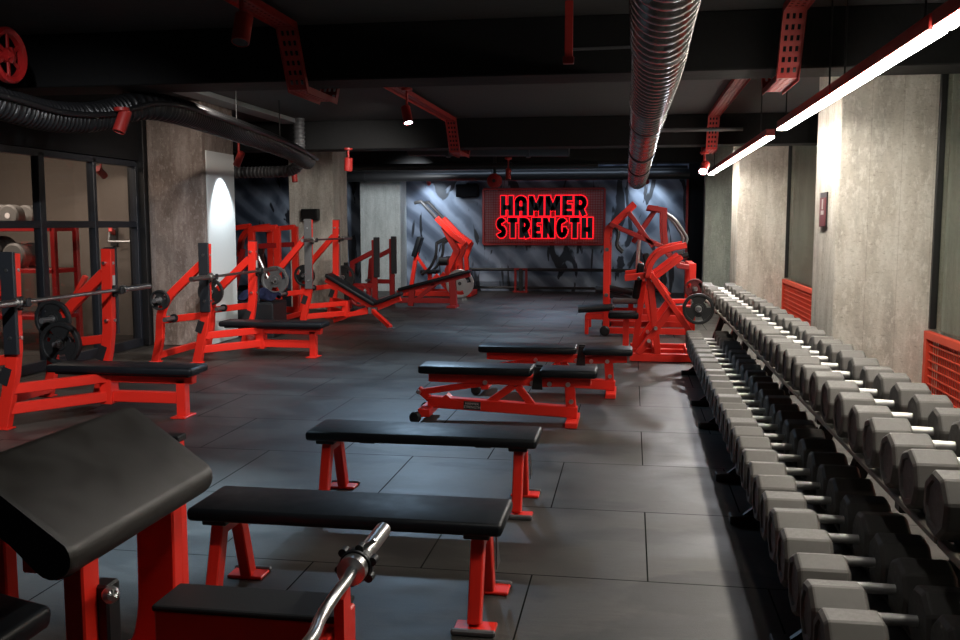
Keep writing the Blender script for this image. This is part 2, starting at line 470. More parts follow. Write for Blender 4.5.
# right wall bays: red grille below, glass above
def bay(n, y0, y1):
    X = 2.34
    g = thing('window_%d' % n, None, None, (X, (y0 + y1) / 2, 0)); g['kind'] = 'structure'
    L = (y1 - y0)
    fr = MB()
    for y in (-L / 2 + 0.02, L / 2 - 0.02): fr.box((0, y, 1.83), (0.05, 0.04, 2.3), bev=0.004)
    fr.box((0, 0, 2.98), (0.05, L, 0.05), bev=0.004)
    fr.build('window_frame', M['black_steel'], g)
    MB().box((0.01, 0, 1.82), (0.012, L - 0.06, 2.28), bev=0).build('glass_pane', M['glass_right'], g)
    return g
def grille(n, y0, y1, label):
    X = 2.31; L = y1 - y0
    t = thing('radiator_grille', label, 'grille', (X, (y0 + y1) / 2, 0), 0, 'red grilles under the right windows')
    fr = MB()
    fr.box((0, 0, 0.635), (0.05, L, 0.06), bev=0.004); fr.box((0, 0, 0.05), (0.05, L, 0.08), bev=0.004)
    for y in (-L / 2 + 0.035, L / 2 - 0.035): fr.box((0, y, 0.34), (0.048, 0.07, 0.6), bev=0.004)
    fr.build('grille_frame', M['orange_grille'], t)
    ms = MB()
    k = 0
    z = 0.13
    while z < 0.60:
        ms.box((0.0, 0, z), (0.010, L - 0.1, 0.010), bev=0); z += 0.062
    y = -L / 2 + 0.1
    while y < L / 2 - 0.07:
        ms.box((0.008, y, 0.34), (0.006, 0.008, 0.56), bev=0); y += 0.05
    ms.build('wire_mesh', M['orange_grille'], t)
    MB().box((0.10, 0, 0.32), (0.02, L - 0.02, 0.62), bev=0).build('backing_panel', M['red_dark'], t)
bay(1, 3.2, 7.78); grille(1, 3.2, 7.78, 'red wire grille under the glass at the right edge, nearest the camera')
bay(2, 8.76, 14.86); grille(2, 8.76, 14.86, 'red wire grille between the two big concrete pillars on the right')
bay(3, 15.84, 17.36)

# left black steel and glass partition
PX = -5.98
ys = [4.8, 5.8, 6.8, 7.78, 8.76, 9.72, 10.62]
w = thing('window_4', None, None, (PX, 0, 0)); w['kind'] = 'structure'
fr = MB()
for i, y in enumerate(ys):
    fr.box((0, y, 1.12), (0.09, 0.10 if i == 4 else 0.06, 2.24), bev=0.006)
fr.box((0, 7.7, 1.495), (0.08, 5.8, 0.075), bev=0.006)
fr.box((0, 7.7, 2.22), (0.09, 5.8, 0.07), bev=0.006)
fr.box((0, 7.7, 0.05), (0.09, 5.8, 0.10), bev=0.006)
fr.build('window_frame', M['steel_frame'], w)
for i in range(len(ys) - 1):
    for z0, z1 in ((0.1, 1.46), (1.53, 2.19)):
        MB().box((0, (ys[i] + ys[i + 1]) / 2, (z0 + z1) / 2), (0.008, ys[i + 1] - ys[i] - 0.08, z1 - z0), bev=0).build('glass_pane', M['glass'], w)
struct('wall_partition_head', MB().box((PX, 7.7, 2.64), (0.14, 5.9, 0.76), bev=0), M['darkwall'])
struct('wall_partition_end', MB().box((PX + 0.02, 10.68, 1.51), (0.22, 0.10, 3.0), bev=0.004), M['black_steel'])
struct('trim_7', MB().box((-4.95, 10.45, 2.985), (0.26, 5.6, 0.06), bev=0.004), M['pale'])  # pale strip along the ceiling

# ------------------------------------------------------------------ part makers
def rect_part(name, pts, w, h, parent, mat='red', up=(0, 1, 0)):
    mb = MB()
    if len(pts) == 2: mb.bar(pts[0], pts[1], w, h, up)
    else: mb.rect(pts, w, h, up)
    return mb.build(name, M[mat], parent)

def smooth_path(pts, n=4):
    """Catmull-Rom through the points"""
    P = [Vector(p) for p in pts]
    P = [P[0] * 2 - P[1]] + P + [P[-1] * 2 - P[-2]]
    out = []
    for i in range(1, len(P) - 2):
        for k in range(n):
            t = k / n
            a, b, c, d = P[i - 1], P[i], P[i + 1], P[i + 2]
            out.append(0.5 * ((2 * b) + (c - a) * t + (2 * a - 5 * b + 4 * c - d) * t * t + (3 * b - a - 3 * c + d) * t ** 3))
    out.append(P[-2])
    return out

def pad_mb(c, size, R=None, bev=0.022):
    return MB().box(c, size, R, bev, 3, True)

def plate_mb(o, axis, R=0.18, t=0.042, slots=3, mat=None):
    """grip plate: thick rim, thin web with openings, hub"""
    mb = MB()
    h = t / 2
    z = Vector(axis).normalized(); o = Vector(o) - z * h
    mb.lathe([(R * 0.80, 0.004), (R * 0.84, 0), (R * 0.97, 0), (R, 0.006), (R, t - 0.006), (R * 0.97, t), (R * 0.84, t), (R * 0.80, t - 0.004), (R * 0.80, 0.004)], o, axis, 36)
    mb.lathe([(0.026, 0.002), (R * 0.30, 0.002), (R * 0.33, t * 0.28), (R * 0.33, t * 0.72), (R * 0.30, t - 0.002), (0.026, t - 0.002), (0.026, 0.002)], o, axis, 24)
    mb.lathe([(R * 0.30, t * 0.28), (R * 0.52, t * 0.28), (R * 0.52, t * 0.72), (R * 0.30, t * 0.72)], o, axis, 24)
    for k in range(slots):
        a = 2 * PI * k / slots + PI / 2 + PI / slots
        d = PI / slots * 0.62
        mb.lathe([(R * 0.51, t * 0.28), (R * 0.81, t * 0.28), (R * 0.81, t * 0.72), (R * 0.51, t * 0.72), (R * 0.51, t * 0.28)], o, axis, 10, True, a - d, a + d)
    return mb

def weight_plate(loc, axis, label, R=0.18, t=0.042, mat='rubber', group=None, hub='chrome'):
    th = thing('weight_plate', label, 'weight plate', loc, 0, group)
    plate_mb((0, 0, 0), axis, R, t).build('plate_body', M[mat], th)
    z = Vector(axis).normalized()
    MB().lathe([(0.0255, -t / 2 - 0.001), (0.036, -t / 2 - 0.003), (0.036, t / 2 + 0.003), (0.0255, t / 2 + 0.001), (0.0255, -t / 2 - 0.001)], (0, 0, 0), axis, 20).build('hub_ring', M[hub], th)
    return th

# ------------------------------------------------------------------ flat benches
def flat_bench(loc, label):
    t = thing('flat_bench', label, 'bench', loc, 0, 'two flat benches in the middle')
    pad_mb((0, 0, 0.374), (1.24, 0.345, 0.052), None, 0.018).build('bench_pad', M['vinyl'], t)
    rail = MB().box((0, 0, 0.333), (1.0, 0.05, 0.03)); rail.build('top_rail', M['black_steel'], t)
    for sx in (-1, 1):
        x = sx * 0.52
        MB().box((x, 0, 0.337), (0.10, 0.28, 0.022)).build('pad_block', M['black'], t)
        for sy in (-1, 1):
            leg = MB().bar((x + 0, sy * 0.075, 0.335), (x, sy * 0.175, 0.015), 0.062, 0.05, (1, 0, 0))
            l = leg.build('leg', M['red'], t)
            ft = MB().box((x + sx * 0.005, sy * 0.195, 0.008), (0.155, 0.11, 0.014)); ft.build('foot_plate', M['red'], l)
            MB().box((x + sx * 0.005, sy * 0.242, 0.012), (0.165, 0.024, 0.024), bev=0.006).build('rubber_foot', M['grey_steel'], l)
        MB().box((x, 0, 0.30), (0.045, 0.16, 0.05)).build('leg_bracket', M['red'], t)
        MB().box((x - sx * 0.2, 0, 0.322), (0.09, 0.05, 0.022)).build('bumper', M['black'], t)
    MB().prism([(-0.05, 0), (0.05, 0), (0.012, 0.16), (-0.012, 0.16)], (0.552, 0.215, 0.10), (0, 1, 0), (0, -0.38, 0.92), (1, 0, 0), 0.004).build('badge', M['badge'], t)
    return t
fb = flat_bench((-1.075, 3.475, 0), 'black padded flat bench on red legs, nearest the camera, behind the curl bar')
copy_thing(fb, (-1.085, 4.845, 0), 0, 'black padded flat bench on red legs, second from camera, before the adjustable benches')

# ------------------------------------------------------------------ adjustable benches
def text_mb(s, size, o, ax, ay, depth=0.001):
    """lettering as mesh faces"""
    cu = bpy.data.curves.new('lettering', 'FONT'); cu.body = s; cu.size = size
    cu.align_x = 'CENTER'; cu.align_y = 'CENTER'; cu.resolution_u = 2
    ob = bpy.data.objects.new('lettering', cu); COL.objects.link(ob)
    bpy.context.view_layer.update()
    me = bpy.data.meshes.new_from_object(ob.evaluated_get(bpy.context.evaluated_depsgraph_get()))
    o, ax, ay = Vector(o), Vector(ax), Vector(ay)
    mb = MB(); mb.add([o + ax * v.co.x + ay * v.co.y for v in me.vertices], [list(p.vertices) for p in me.polygons])
    bpy.data.objects.remove(ob); bpy.data.curves.remove(cu); bpy.data.meshes.remove(me)
    return mb

def adjustable_bench(loc, label):
    t = thing('adjustable_bench', label, 'bench', loc, 0, 'two adjustable benches')
    pad_mb((0.43, 0, 0.398), (0.87, 0.29, 0.062)).build('back_pad', M['vinyl'], t)
    pad_mb((1.135, 0, 0.392), (0.43, 0.29, 0.060)).build('seat_pad', M['vinyl'], t)
    rect_part('back_rail', [(0.06, 0, 0.33), (0.93, 0, 0.315)], 0.09, 0.07, t, up=(0, 0, 1))
    rect_part('seat_rail', [(0.90, 0, 0.305), (1.30, 0, 0.325)], 0.08, 0.065, t, up=(0, 0, 1))
    for y in (-0.062, 0.062):
        MB().prism([(0.86, 0.26), (0.94, 0.26), (0.93, 0.43), (0.88, 0.43)], (0, y - 0.005, 0), (1, 0, 0), (0, 0, 1), (0, 1, 0), 0.01).build('pivot_plate', M['black_steel'], t)
    rect_part('base_beam', [(0.05, 0, 0.135), (1.20, 0, 0.085)], 0.085, 0.085, t, up=(0, 0, 1))
    rect_part('rear_post', [(1.16, 0, 0.03), (1.14, 0, 0.30)], 0.07, 0.075, t, up=(1, 0, 0))
    MB().box((1.165, 0, 0.02), (0.09, 0.42, 0.04)).build('rear_foot', M['red'], t)
    rect_part('front_strut', [(0.72, 0, 0.28), (0.50, 0, 0.12)], 0.055, 0.045, t)
    rect_part('middle_strut', [(0.74, 0, 0.28), (0.87, 0, 0.11)], 0.055, 0.045, t)
    rect_part('ladder_link', [(0.50, 0, 0.29), (-0.02, 0, 0.205)], 0.05, 0.045, t, up=(0, 0, 1))
    rect_part('ladder_post', [(-0.03, 0, 0.23), (0.09, 0, 0.13)], 0.05, 0.05, t, up=(0, 0, 1))
    MB().box((0.05, 0, 0.075), (0.09, 0.36, 0.06)).build('front_foot', M['red'], t)
    MB().prism([(0.04, 0.16), (0.16, 0.17), (0.2, 0.20), (0.23, 0.17), (0.33, 0.14), (0.2, 0.1)], (0, -0.05, 0), (1, 0, 0), (0, 0, 1), (0, 1, 0), 0.1).build('hinge_lug', M['red'], t)
    for y in (-0.2, 0.2):
        MB().lathe([(0, -0.02), (0.03, -0.02), (0.045, -0.012), (0.045, 0.012), (0.03, 0.02), (0, 0.02)], (-0.01, y, 0.045), (0, 1, 0), 18).build('wheel', M['black'], t)
    for x, z in ((0.50, 0.30), (0.86, 0.305), (0.99, 0.30), (1.13, 0.30), (1.155, 0.17), (-0.02, 0.21)):
        MB().cyl((x, -0.052, z), (x, 0.052, z), 0.018, 12).build('pivot_bolt', M['chrome'], t)
    b = MB().box((0.40, -0.0445, 0.118), (0.13, 0.004, 0.062), Matrix.Rotation(0.043, 3, 'Y'), bev=0); bd = b.build('badge', M['badge'], t)
    for k, s in enumerate(('HAMMER', 'STRENGTH')):
        text_mb(s, 0.026, (0.40, -0.0472, 0.131 - 0.026 * k), (1, 0, -0.043), (0, 0, 1)).build('lettering', M['white_label'], bd)
    return t
ab = adjustable_bench((-1.585, 6.98, 0), 'red adjustable bench with split black pad, directly behind the two flat benches')
copy_thing(ab, (-1.325, 8.22, 0), 0, 'red adjustable bench with split black pad, the farther one, next to the row machine')

# ------------------------------------------------------------------ bench press stations
def bench_station(loc, label, cat_name='bench_press_station', post_h=1.29, incline=0, label_plate=True, cover='wear'):
    t = thing(cat_name, label, 'bench', loc)
    S = 0.625
    zc = 0.56
    for s in (-1, 1):
        y = s * S
        u = MB().rect([(0.02, y, post_h), (0.005, y, 0.60), (-0.02, y, 0.42), (-0.115, y, 0.012)], 0.095, 0.066, (0, 1, 0)).build('upright', M['red'], t)
        if s < 0 or incline:
            c_ = cover
        else:
            c_ = cover
        h = post_h - zc
        yc = y - 0.046 if s < 0 else y + 0.046
        cv = MB().box((0.014, yc, zc + h / 2 + 0.006), (0.112, 0.032, h + 0.012), bev=0.006).build('wear_cover', M[c_], t)
        for zz in (zc + 0.12, post_h - 0.12):
            MB().cyl((0.012, y - 0.066, zz), (0.012, y + 0.066, zz), 0.014, 10).build('bolt', M['chrome'], u)
            MB().cyl((0.05, y, zz), (0.068, y, zz), 0.014, 10).build('bolt', M['chrome'], u)
        arm = smooth_path([(-0.02, y, post_h * 0.84), (-0.22, y, post_h * 0.70), (-0.43, y, post_h * 0.545), (-0.52, y, post_h * 0.40), (-0.545, y, 0.25), (-0.60, y, 0.01)], 4)
        am = MB().rect(arm, 0.085, 0.062, (0, 1, 0)).build('storage_arm', M['red'], t)
        MB().box((-0.60, y, 0.006), (0.12, 0.10, 0.012)).build('foot_plate', M['red'], t)
        MB().box((-0.115, y, 0.006), (0.13, 0.10, 0.012)).build('foot_plate', M['red'], t)
        rect_part('side_rail', [(-0.03, y, 0.52), (-0.51, y, 0.46)], 0.055, 0.075, t, up=(0, 0, 1))
        for (hx, hz) in ((-0.46, 0.69), (-0.35, 0.49)):
            MB().cyl((hx, y - 0.25, hz), (hx, y + 0.05, hz), 0.024, 14).build('storage_horn', M['grey_steel'], t)
            MB().lathe([(0.024, 0), (0.045, 0), (0.045, 0.018), (0.024, 0.018)], (hx, y - 0.052, hz), (0, 1, 0), 16).build('horn_collar', M['black'], t)
        rect_part('upper_brace', [(-0.03, y, 0.30), (0.36, s * 0.03, 0.30)], 0.055, 0.075, t, up=(0, 0, 1))
        rect_part('lower_brace', [(-0.07, y, 0.15), (0.36, s * 0.03, 0.15)], 0.055, 0.08, t, up=(0, 0, 1))
        MB().box((0.068, y, 0.93 if not incline else 1.26), (0.03, 0.05, 0.10), bev=0.008).build('bar_hook', M['black'], t)
        MB().box((0.105, y, 0.915 if not incline else 1.245), (0.075, 0.05, 0.02), bev=0.006).build('bar_hook', M['black'], t)
        MB().box((0.135, y, 0.94 if not incline else 1.27), (0.016, 0.05, 0.06), bev=0.005).build('bar_hook', M['black'], t)
        if label_plate and s > 0:
            MB().box((0.0665, y, post_h - 0.30), (0.003, 0.036, 0.15), bev=0).build('label_plate', M['white_label'], u)
        MB().box((-0.06, y - 0.036, 0.40), (0.075, 0.004, 0.13), Matrix.Rotation(0.35, 3, 'Y'), bev=0).build('badge', M['badge'], u)
    MB().box((0.36, 0, 0.215), (0.10, 0.12, 0.25)).build('centre_post', M['red'], t)
    rect_part('rear_beam', [(-0.57, -S, 0.075), (-0.57, S, 0.075)], 0.06, 0.07, t, up=(0, 0, 1))
    if not incline:
        pad_mb((0.52, 0, 0.375), (1.22, 0.30, 0.062)).build('bench_pad', M['vinyl'], t)
        MB().box((0.52, 0, 0.335), (1.12, 0.20, 0.018)).build('pad_board', M['black'], t)
        rect_part('top_rail', [(0.36, 0, 0.295), (1.08, 0, 0.295)], 0.08, 0.062, t, up=(0, 0, 1))
        rect_part('lower_rail', [(0.36, 0, 0.15), (0.97, 0, 0.15)], 0.07, 0.085, t, up=(0, 0, 1))
        rect_part('front_leg', [(0.98, 0, 0.01), (0.98, 0, 0.30)], 0.08, 0.075, t, up=(1, 0, 0))
        MB().box((0.98, 0, 0.007), (0.12, 0.20, 0.014)).build('foot_plate', M['red'], t)
    else:
        a = math.atan2(0.43, 0.74)
        c = Vector((0.46, 0, 0.515))
        pad_mb(c, (0.88, 0.30, 0.062), Matrix.Rotation(a, 3, 'Y')).build('back_pad', M['vinyl'], t)
        pad_mb((1.03, 0, 0.385), (0.42, 0.30, 0.058), Matrix.Rotation(-0.36, 3, 'Y')).build('seat_pad', M['vinyl'], t)
        rect_part('back_rail', [(0.05, 0, 0.66), (0.80, 0, 0.23)], 0.08, 0.06, t)
        rect_part('seat_rail', [(0.76, 0, 0.20), (1.22, 0, 0.385)], 0.08, 0.06, t)
        rect_part('base_rail', [(0.36, 0, 0.12), (0.85, 0, 0.20)], 0.07, 0.07, t, up=(0, 0, 1))
        rect_part('front_leg', [(0.76, -0.02, 0.22), (1.22, -0.62, 0.015)], 0.055, 0.065, t, up=(0, 0, 1))
        MB().box((1.23, -0.63, 0.006), (0.09, 0.09, 0.012)).build('foot_plate', M['grey_steel'], t)
        rect_part('front_leg', [(0.70, 0.0, 0.22), (0.16, 0.0, 0.03)], 0.055, 0.065, t, up=(0, 0, 1))
        MB().box((0.80, -0.05, 0.20), (0.13, 0.10, 0.10)).build('hinge_block', M['grey_steel'], t)
    return t
bench_station((-4.42, 6.725, 0), 'red bench press station by the glass partition, nearest the camera on the left')
bench_station((-4.51, 10.025, 0), 'red bench press station in front of the near concrete pillar with white side')
bench_station((-4.64, 13.65, 0), 'red incline bench press station with sloping black pad in front of the middle pillar', 'incline_bench_station', 1.56, 1, True, 'grey_steel')

def barbell(loc, label, L=2.3):
    t = thing('barbell', label, 'barbell', loc, 0, 'long barbells racked on the left stations')
    MB().cyl((0, -0.70, 0), (0, 0.70, 0), 0.0145, 14).build('shaft', M['bar_steel'], t)
    for s in (-1, 1):
        MB().cyl((0, s * 0.69, 0), (0, s * L / 2, 0), 0.025, 16).build('sleeve', M['bar_steel'], t)
        MB().cyl((0, s * 0.690, 0), (0, s * 0.722, 0), 0.037, 18).build('collar', M['bar_steel'], t)
    return t
BB = barbell((-4.32, 6.725, 0.9405), 'long steel barbell resting on the bench press station nearest the camera')
copy_thing(BB, (-4.41, 10.025, 0.9405), 0, 'long steel barbell on the station in front of the white-sided pillar')
copy_thing(BB, (-4.54, 13.65, 1.2705), 0, 'long barbell racked on the incline station before the middle pillar')

PG = 'dark weight plates stored on the stations'
weight_plate((-4.77, 7.19, 0.49), (0, 1, 0), 'large dark grip plate facing the camera behind the near station bench pad', 0.185, 0.05, group=PG)
weight_plate((-4.88, 7.26, 0.69), (0, 1, 0), 'dark grip plate half hidden behind the large one beside the glass partition', 0.165, group=PG)
weight_plate((-4.97, 9.27, 0.69), (0, 1, 0), 'small dark plate on the front arm of the second press station', 0.11, group=PG)
weight_plate((-4.97, 10.50, 0.69), (0, 1, 0), 'dark plate on the rear arm of the second press station', 0.16, group=PG)
weight_plate((-5.10, 12.88, 0.69), (0, 1, 0), 'dark plate with pale chrome hub facing the camera, left of the incline station', 0.205, 0.05, 'grey_steel', group=PG)
weight_plate((-5.10, 14.12, 0.69), (0, 1, 0), 'dark plate on the rear storage horn of the incline station', 0.17, group=PG)

# ------------------------------------------------------------------ preacher curl bench and curl bar
def preacher():
    t = thing('preacher_curl_bench', 'red preacher curl bench with large sloping black pad in the lower left corner', 'bench', (-1.45, 2.36, 0))
    # sloping arm pad: profile in the X-Z plane swept along Y
    hi, lo = Vector((-0.155, 0, 0.938)), Vector((0.150, 0, 0.722))
    d = (lo - hi).normalized(); n = Vector((-d.z, 0, d.x)); n = n if n.z > 0 else -n
    L = (lo - hi).length
    prof = []
    def arc(cx, cy, r, a0, a1, k=7):
        for i in range(k + 1):
            a = math.radians(a0 + (a1 - a0) * i / k)
            prof.append((cx + r * math.cos(a), cy + r * math.sin(a)))
    arc(L - 0.035, -0.055, 0.055, 75, -100, 9)      # rolled lower edge
    arc(L - 0.14, -0.075, 0.02, -100, -95, 1)
    arc(0.05, -0.07, 0.03, -90, -180, 4)
    arc(0.045, -0.03, 0.03, 180, 90, 5)
    mb = MB()
    W = 0.77
    ysec = [(-W / 2, 0.90), (-W / 2 + 0.008, 0.965), (-W / 2 + 0.025, 1.0), (W / 2 - 0.025, 1.0), (W / 2 - 0.008, 0.965), (W / 2, 0.90)]
    cxm = sum(p[0] for p in prof) / len(prof); cym = sum(p[1] for p in prof) / len(prof)
    m = len(prof); vs = []
    for (y, k) in ysec:
        for (a, b) in prof:
            q = hi + d * (cxm + (a - cxm) * (1 - (1 - k) * 0.35)) + n * (cym + (b - cym) * (0.55 + 0.45 * k))
            vs.append((q.x, y, q.z))
    fs = []
    for i in range(len(ysec) - 1):
        for j in range(m):
            fs.append([i * m + j, i * m + (j + 1) % m, (i + 1) * m + (j + 1) % m, (i + 1) * m + j])
    mb.add(vs, fs, True)
    mb.add(vs[:m], [list(range(m))], False); mb.add(vs[-m:], [list(range(m))], False)
    mb.build('arm_pad', M['vinyl_worn'], t)
    rect_part('pad_rail', [(0.02, -0.36, 0.68), (0.02, 0.36, 0.68)], 0.06, 0.06, t, up=(0, 0, 1))
    rect_part('near_post', [(0.10, -0.285, 0.012), (0.10, -0.285, 0.69)], 0.075, 0.055, t, up=(1, 0, 0))
    MB().rect(smooth_path([(-0.045, 0.37, 0.70), (-0.045, 0.37, 0.40), (-0.055, 0.37, 0.22), (-0.10, 0.37, 0.10), (-0.22, 0.37, 0.035)], 4), 0.13, 0.06, (0, 1, 0)).build('far_post', M['red'], t)
    rect_part('back_post', [(-0.10, 0.60, 0.012), (-0.10, 0.60, 0.755)], 0.05, 0.05, t, up=(1, 0, 0))
    MB().box((-0.10, 0.60, 0.765), (0.06, 0.06, 0.022)).build('post_cap', M['black'], t)
    rect_part('seat_post', [(-0.345, 0.02, 0.012), (-0.345, 0.02, 0.80)], 0.055, 0.055, t, up=(1, 0, 0))
    rect_part('base_beam', [(-0.50, 0.02, 0.05), (0.10, 0.02, 0.05)], 0.08, 0.08, t, up=(0, 0, 1))
    rect_part('rear_foot', [(-0.12, -0.45, 0.035), (-0.12, 0.66, 0.035)], 0.07, 0.07, t, up=(0, 0, 1))
    # padded bar shelf that runs to the right
    rect_part('shelf_beam', [(0.10, 0.135, 0.325), (0.66, 0.135, 0.325)], 0.15, 0.12, t, up=(0, 0, 1))
    MB().box((0.37, 0.15, 0.390), (0.56, 0.18, 0.020), bev=0.008, seg=2).build('shelf_cover', M['rubber'], t)
    rect_part('shelf_leg', [(0.43, 0.10, 0.012), (0.43, 0.10, 0.28)], 0.09, 0.08, t, up=(1, 0, 0))
    MB().box((0.43, 0.10, 0.007), (0.14, 0.34, 0.014)).build('foot_plate', M['red'], t)
    MB().prism([(-0.02, 0.26), (0.025, 0.24), (0.035, 0.28), (0.035, 0.50), (-0.03, 0.475), (-0.03, 0.30)], (0.655, 0.055, -0.004), (0, 1, 0), (0, 0, 1), (1, 0, 0), 0.028).build('bar_rest', M['red'], t)
    rect_part('rest_beam', [(0.62, 0.10, 0.335), (0.62, -0.70, 0.335)], 0.06, 0.08, t, up=(0, 0, 1))
    MB().prism([(-0.02, 0.26), (0.025, 0.24), (0.035, 0.28), (0.035, 0.50), (-0.03, 0.475), (-0.03, 0.30)], (0.655, -0.69, -0.024), (0, 1, 0), (0, 0, 1), (1, 0, 0), 0.028).build('bar_rest', M['red'], t)
    # height pin block on near post
    MB().box((0.13, -0.235, 0.44), (0.055, 0.06, 0.30), bev=0.006).build('height_sleeve', M['black_steel'], t)
    MB().lathe([(0, 0), (0.010, 0), (0.012, 0.02), (0.020, 0.03), (0.022, 0.042), (0.014, 0.056), (0, 0.058)], (0.150, -0.262, 0.57), (0.7, -0.6, 0.2), 16).build('pull_pin', M['chrome'], t)
    pad_mb((-0.27, -0.25, 0.44), (0.30, 0.34, 0.07), Matrix.Rotation(0.18, 3, 'Y')).build('seat_pad', M['vinyl'], t)
    rect_part('seat_tube', [(-0.29, -0.2, 0.06), (-0.29, -0.2, 0.42)], 0.06, 0.06, t, up=(1, 0, 0))
    return t
preacher()

def curl_bar():
    t = thing('curl_bar', 'chrome bent curl bar with black collar lying on the preacher bench rest', 'barbell', (-0.772, 2.44, 0.518))
    path = [(0.0, 0.05, 0), (0.008, -0.04, 0.0), (0.0, -0.11, -0.012), (-0.012, -0.20, -0.04), (0.012, -0.34, -0.03), (-0.008, -0.48, -0.04), (0.0, -0.62, -0.012), (0.0, -0.80, 0)]
    MB().tube(smooth_path(path, 5), 0.0165, 14, (0, 0, 1)).build('shaft', M['chrome'], t)
    MB().cyl((0, 0.06, 0), (-0.005, 0.40, 0), 0.0255, 20).build('sleeve', M['chrome'], t)
    MB().cyl((0, 0.03, 0), (0, 0.065, 0), 0.042, 22).build('inner_collar', M['chrome'], t)
    MB().cyl((0, -0.83, 0), (0, -1.15, 0), 0.0255, 20).build('sleeve', M['chrome'], t)
    MB().cyl((0, -0.80, 0), (0, -0.84, 0), 0.042, 22).build('inner_collar', M['chrome'], t)
    c = MB().lathe([(0.026, 0), (0.046, 0), (0.050, 0.008), (0.050, 0.034), (0.046, 0.042), (0.026, 0.042), (0.026, 0)], (0, 0.07, 0), (0, 1, 0), 22)
    cl = c.build('clamp_collar', M['black'], t)
    for k in range(6):
        a = 2 * PI * k / 6 + 0.3
        MB().cyl((0.052 * math.cos(a), 0.075, 0.052 * math.sin(a)), (0.052 * math.cos(a), 0.108, 0.052 * math.sin(a)), 0.013, 10).build('collar_lobe', M['black'], cl)
    MB().bar((0.02, 0.09, 0.05), (0.055, 0.10, 0.075), 0.018, 0.012).build('collar_lever', M['chrome'], cl)
    return t
curl_bar()

# ------------------------------------------------------------------ dumbbell racks and dumbbells
RX = 0.0
def dumbbell_rack(y0, y1, label, ups, upper_only=False):
    yc = (y0 + y1) / 2
    t = thing('dumbbell_rack', label, 'rack', (0.93, yc, 0), 0, 'two tier dumbbell racks along the right wall')
    L = y1 - y0 - 0.02
    for nm, xa, xb, z in (('lower_shelf', 0.59 - 0.93, 1.01 - 0.93, 0.175), ('upper_shelf', 0.892 - 0.93, 1.30 - 0.93, 0.575)):
        if upper_only and nm == 'lower_shelf': continue
        sh = MB()
        sh.box(((xa + xb) / 2, 0, z), (xb - xa, L, 0.016), bev=0.003)
        s_ = sh.build(nm, M['black_steel'], t)
        MB().box((xa + 0.012, 0, z + 0.004), (0.030, L, 0.024), bev=0.004).build('front_lip', M['lip' if nm == 'upper_shelf' else 'black_steel'], s_)
        MB().box((xb, 0, z + 0.0), (0.012, L, 0.034), bev=0.003).build('rear_lip', M['black_steel'], s_)
        for k, fx in enumerate((0.22, 0.80) if nm == 'lower_shelf' else (0.17, 0.80)):
            MB().box((xa + (xb - xa) * fx, 0, z + 0.016), (0.06, L - 0.02, 0.020), bev=0.004).build('saddle_strip', M['black'], s_)
    for yy in ups:
        y = yy - yc
        u = rect_part('upright', [(0.10, y, 0.03), (0.28, y, 0.57)], 0.07, 0.09, t, 'black_steel', (0, 1, 0))
        rect_part('foot', [(0.0 if upper_only else -0.42, y, 0.022), (0.42, y, 0.022)], 0.075, 0.044, t, 'black_steel', (0, 0, 1))
        if not upper_only: MB().prism([(-0.36, 0.04), (-0.14, 0.04), (-0.14, 0.17), (-0.20, 0.17)], (0, y - 0.012, 0), (1, 0, 0), (0, 0, 1), (0, 1, 0), 0.024).build('gusset', M['black_steel'], t)
        if not upper_only: rect_part('shelf_arm', [(-0.32, y, 0.145), (0.18, y, 0.145)], 0.06, 0.045, t, 'black_steel', (0, 0, 1))
        rect_part('shelf_arm', [(-0.02, y, 0.545), (0.36, y, 0.545)], 0.06, 0.045, t, 'black_steel', (0, 0, 1))
    return t
RK = [(0.55, 2.82, (0.95, 2.42), 'dumbbell rack section at the right edge, nearest the camera'),
      (2.82, 5.12, (3.30, 4.73), 'second dumbbell rack section from the camera, beside the flat benches'),
      (5.12, 7.42, (5.53, 6.96), 'third dumbbell rack section, opposite the near adjustable bench'),
      (7.42, 9.95, (7.84, 9.45), 'fourth dumbbell rack section, ending beside the row machine'),
      (9.95, 12.35, (10.4, 11.9), 'farthest dumbbell rack section, behind the row machine plate')]
for y0, y1, ups, lb in RK:
    dumbbell_rack(y0, y1, lb, ups, y0 > 9)

def head_mesh():
    """octagonal urethane head, unit size: axis along X, length 1, across 1"""
    mb = MB()
    n = 8; R = 0.5 / math.cos(PI / n) * 0.985
    rings = [(-0.5, R * 0.88), (-0.44, R * 0.985), (-0.40, R), (0.40, R), (0.44, R * 0.985), (0.5, R * 0.86)]
    # softened corners: two points per corner
    def ring(x, r):
        o = []
        for k in range(n):
            for da in (-0.05, 0.05):
                a = 2 * PI * (k + 0.5) / n + da
                rr = r * (math.cos(PI / n) / math.cos(PI / n - 0.05))
                o.append((x, rr * math.cos(a), rr * math.sin(a)))
        return o
    vs = []
    for x, r in rings: vs += ring(x, r)
    m = 2 * n; fs = []
    for i in range(len(rings) - 1):
        for j in range(m):
            fs.append([i * m + j, i * m + (j + 1) % m, (i + 1) * m + (j + 1) % m, (i + 1) * m + j])
    fs.append([(len(rings) - 1) * m + j for j in range(m)])
    mb.add(vs, fs)
    # recessed outer face
    a = ring(-0.5, R * 0.88); b = ring(-0.5, R * 0.70); c = ring(-0.45, R * 0.66)
    fs = []
    for i in range(2):
        for j in range(m):
            fs.append([i * m + j, i * m + (j + 1) % m, (i + 1) * m + (j + 1) % m, (i + 1) * m + j])
    fs.append([2 * m + j for j in range(m)])
    mb.add(a + b + c, fs)
    return mb
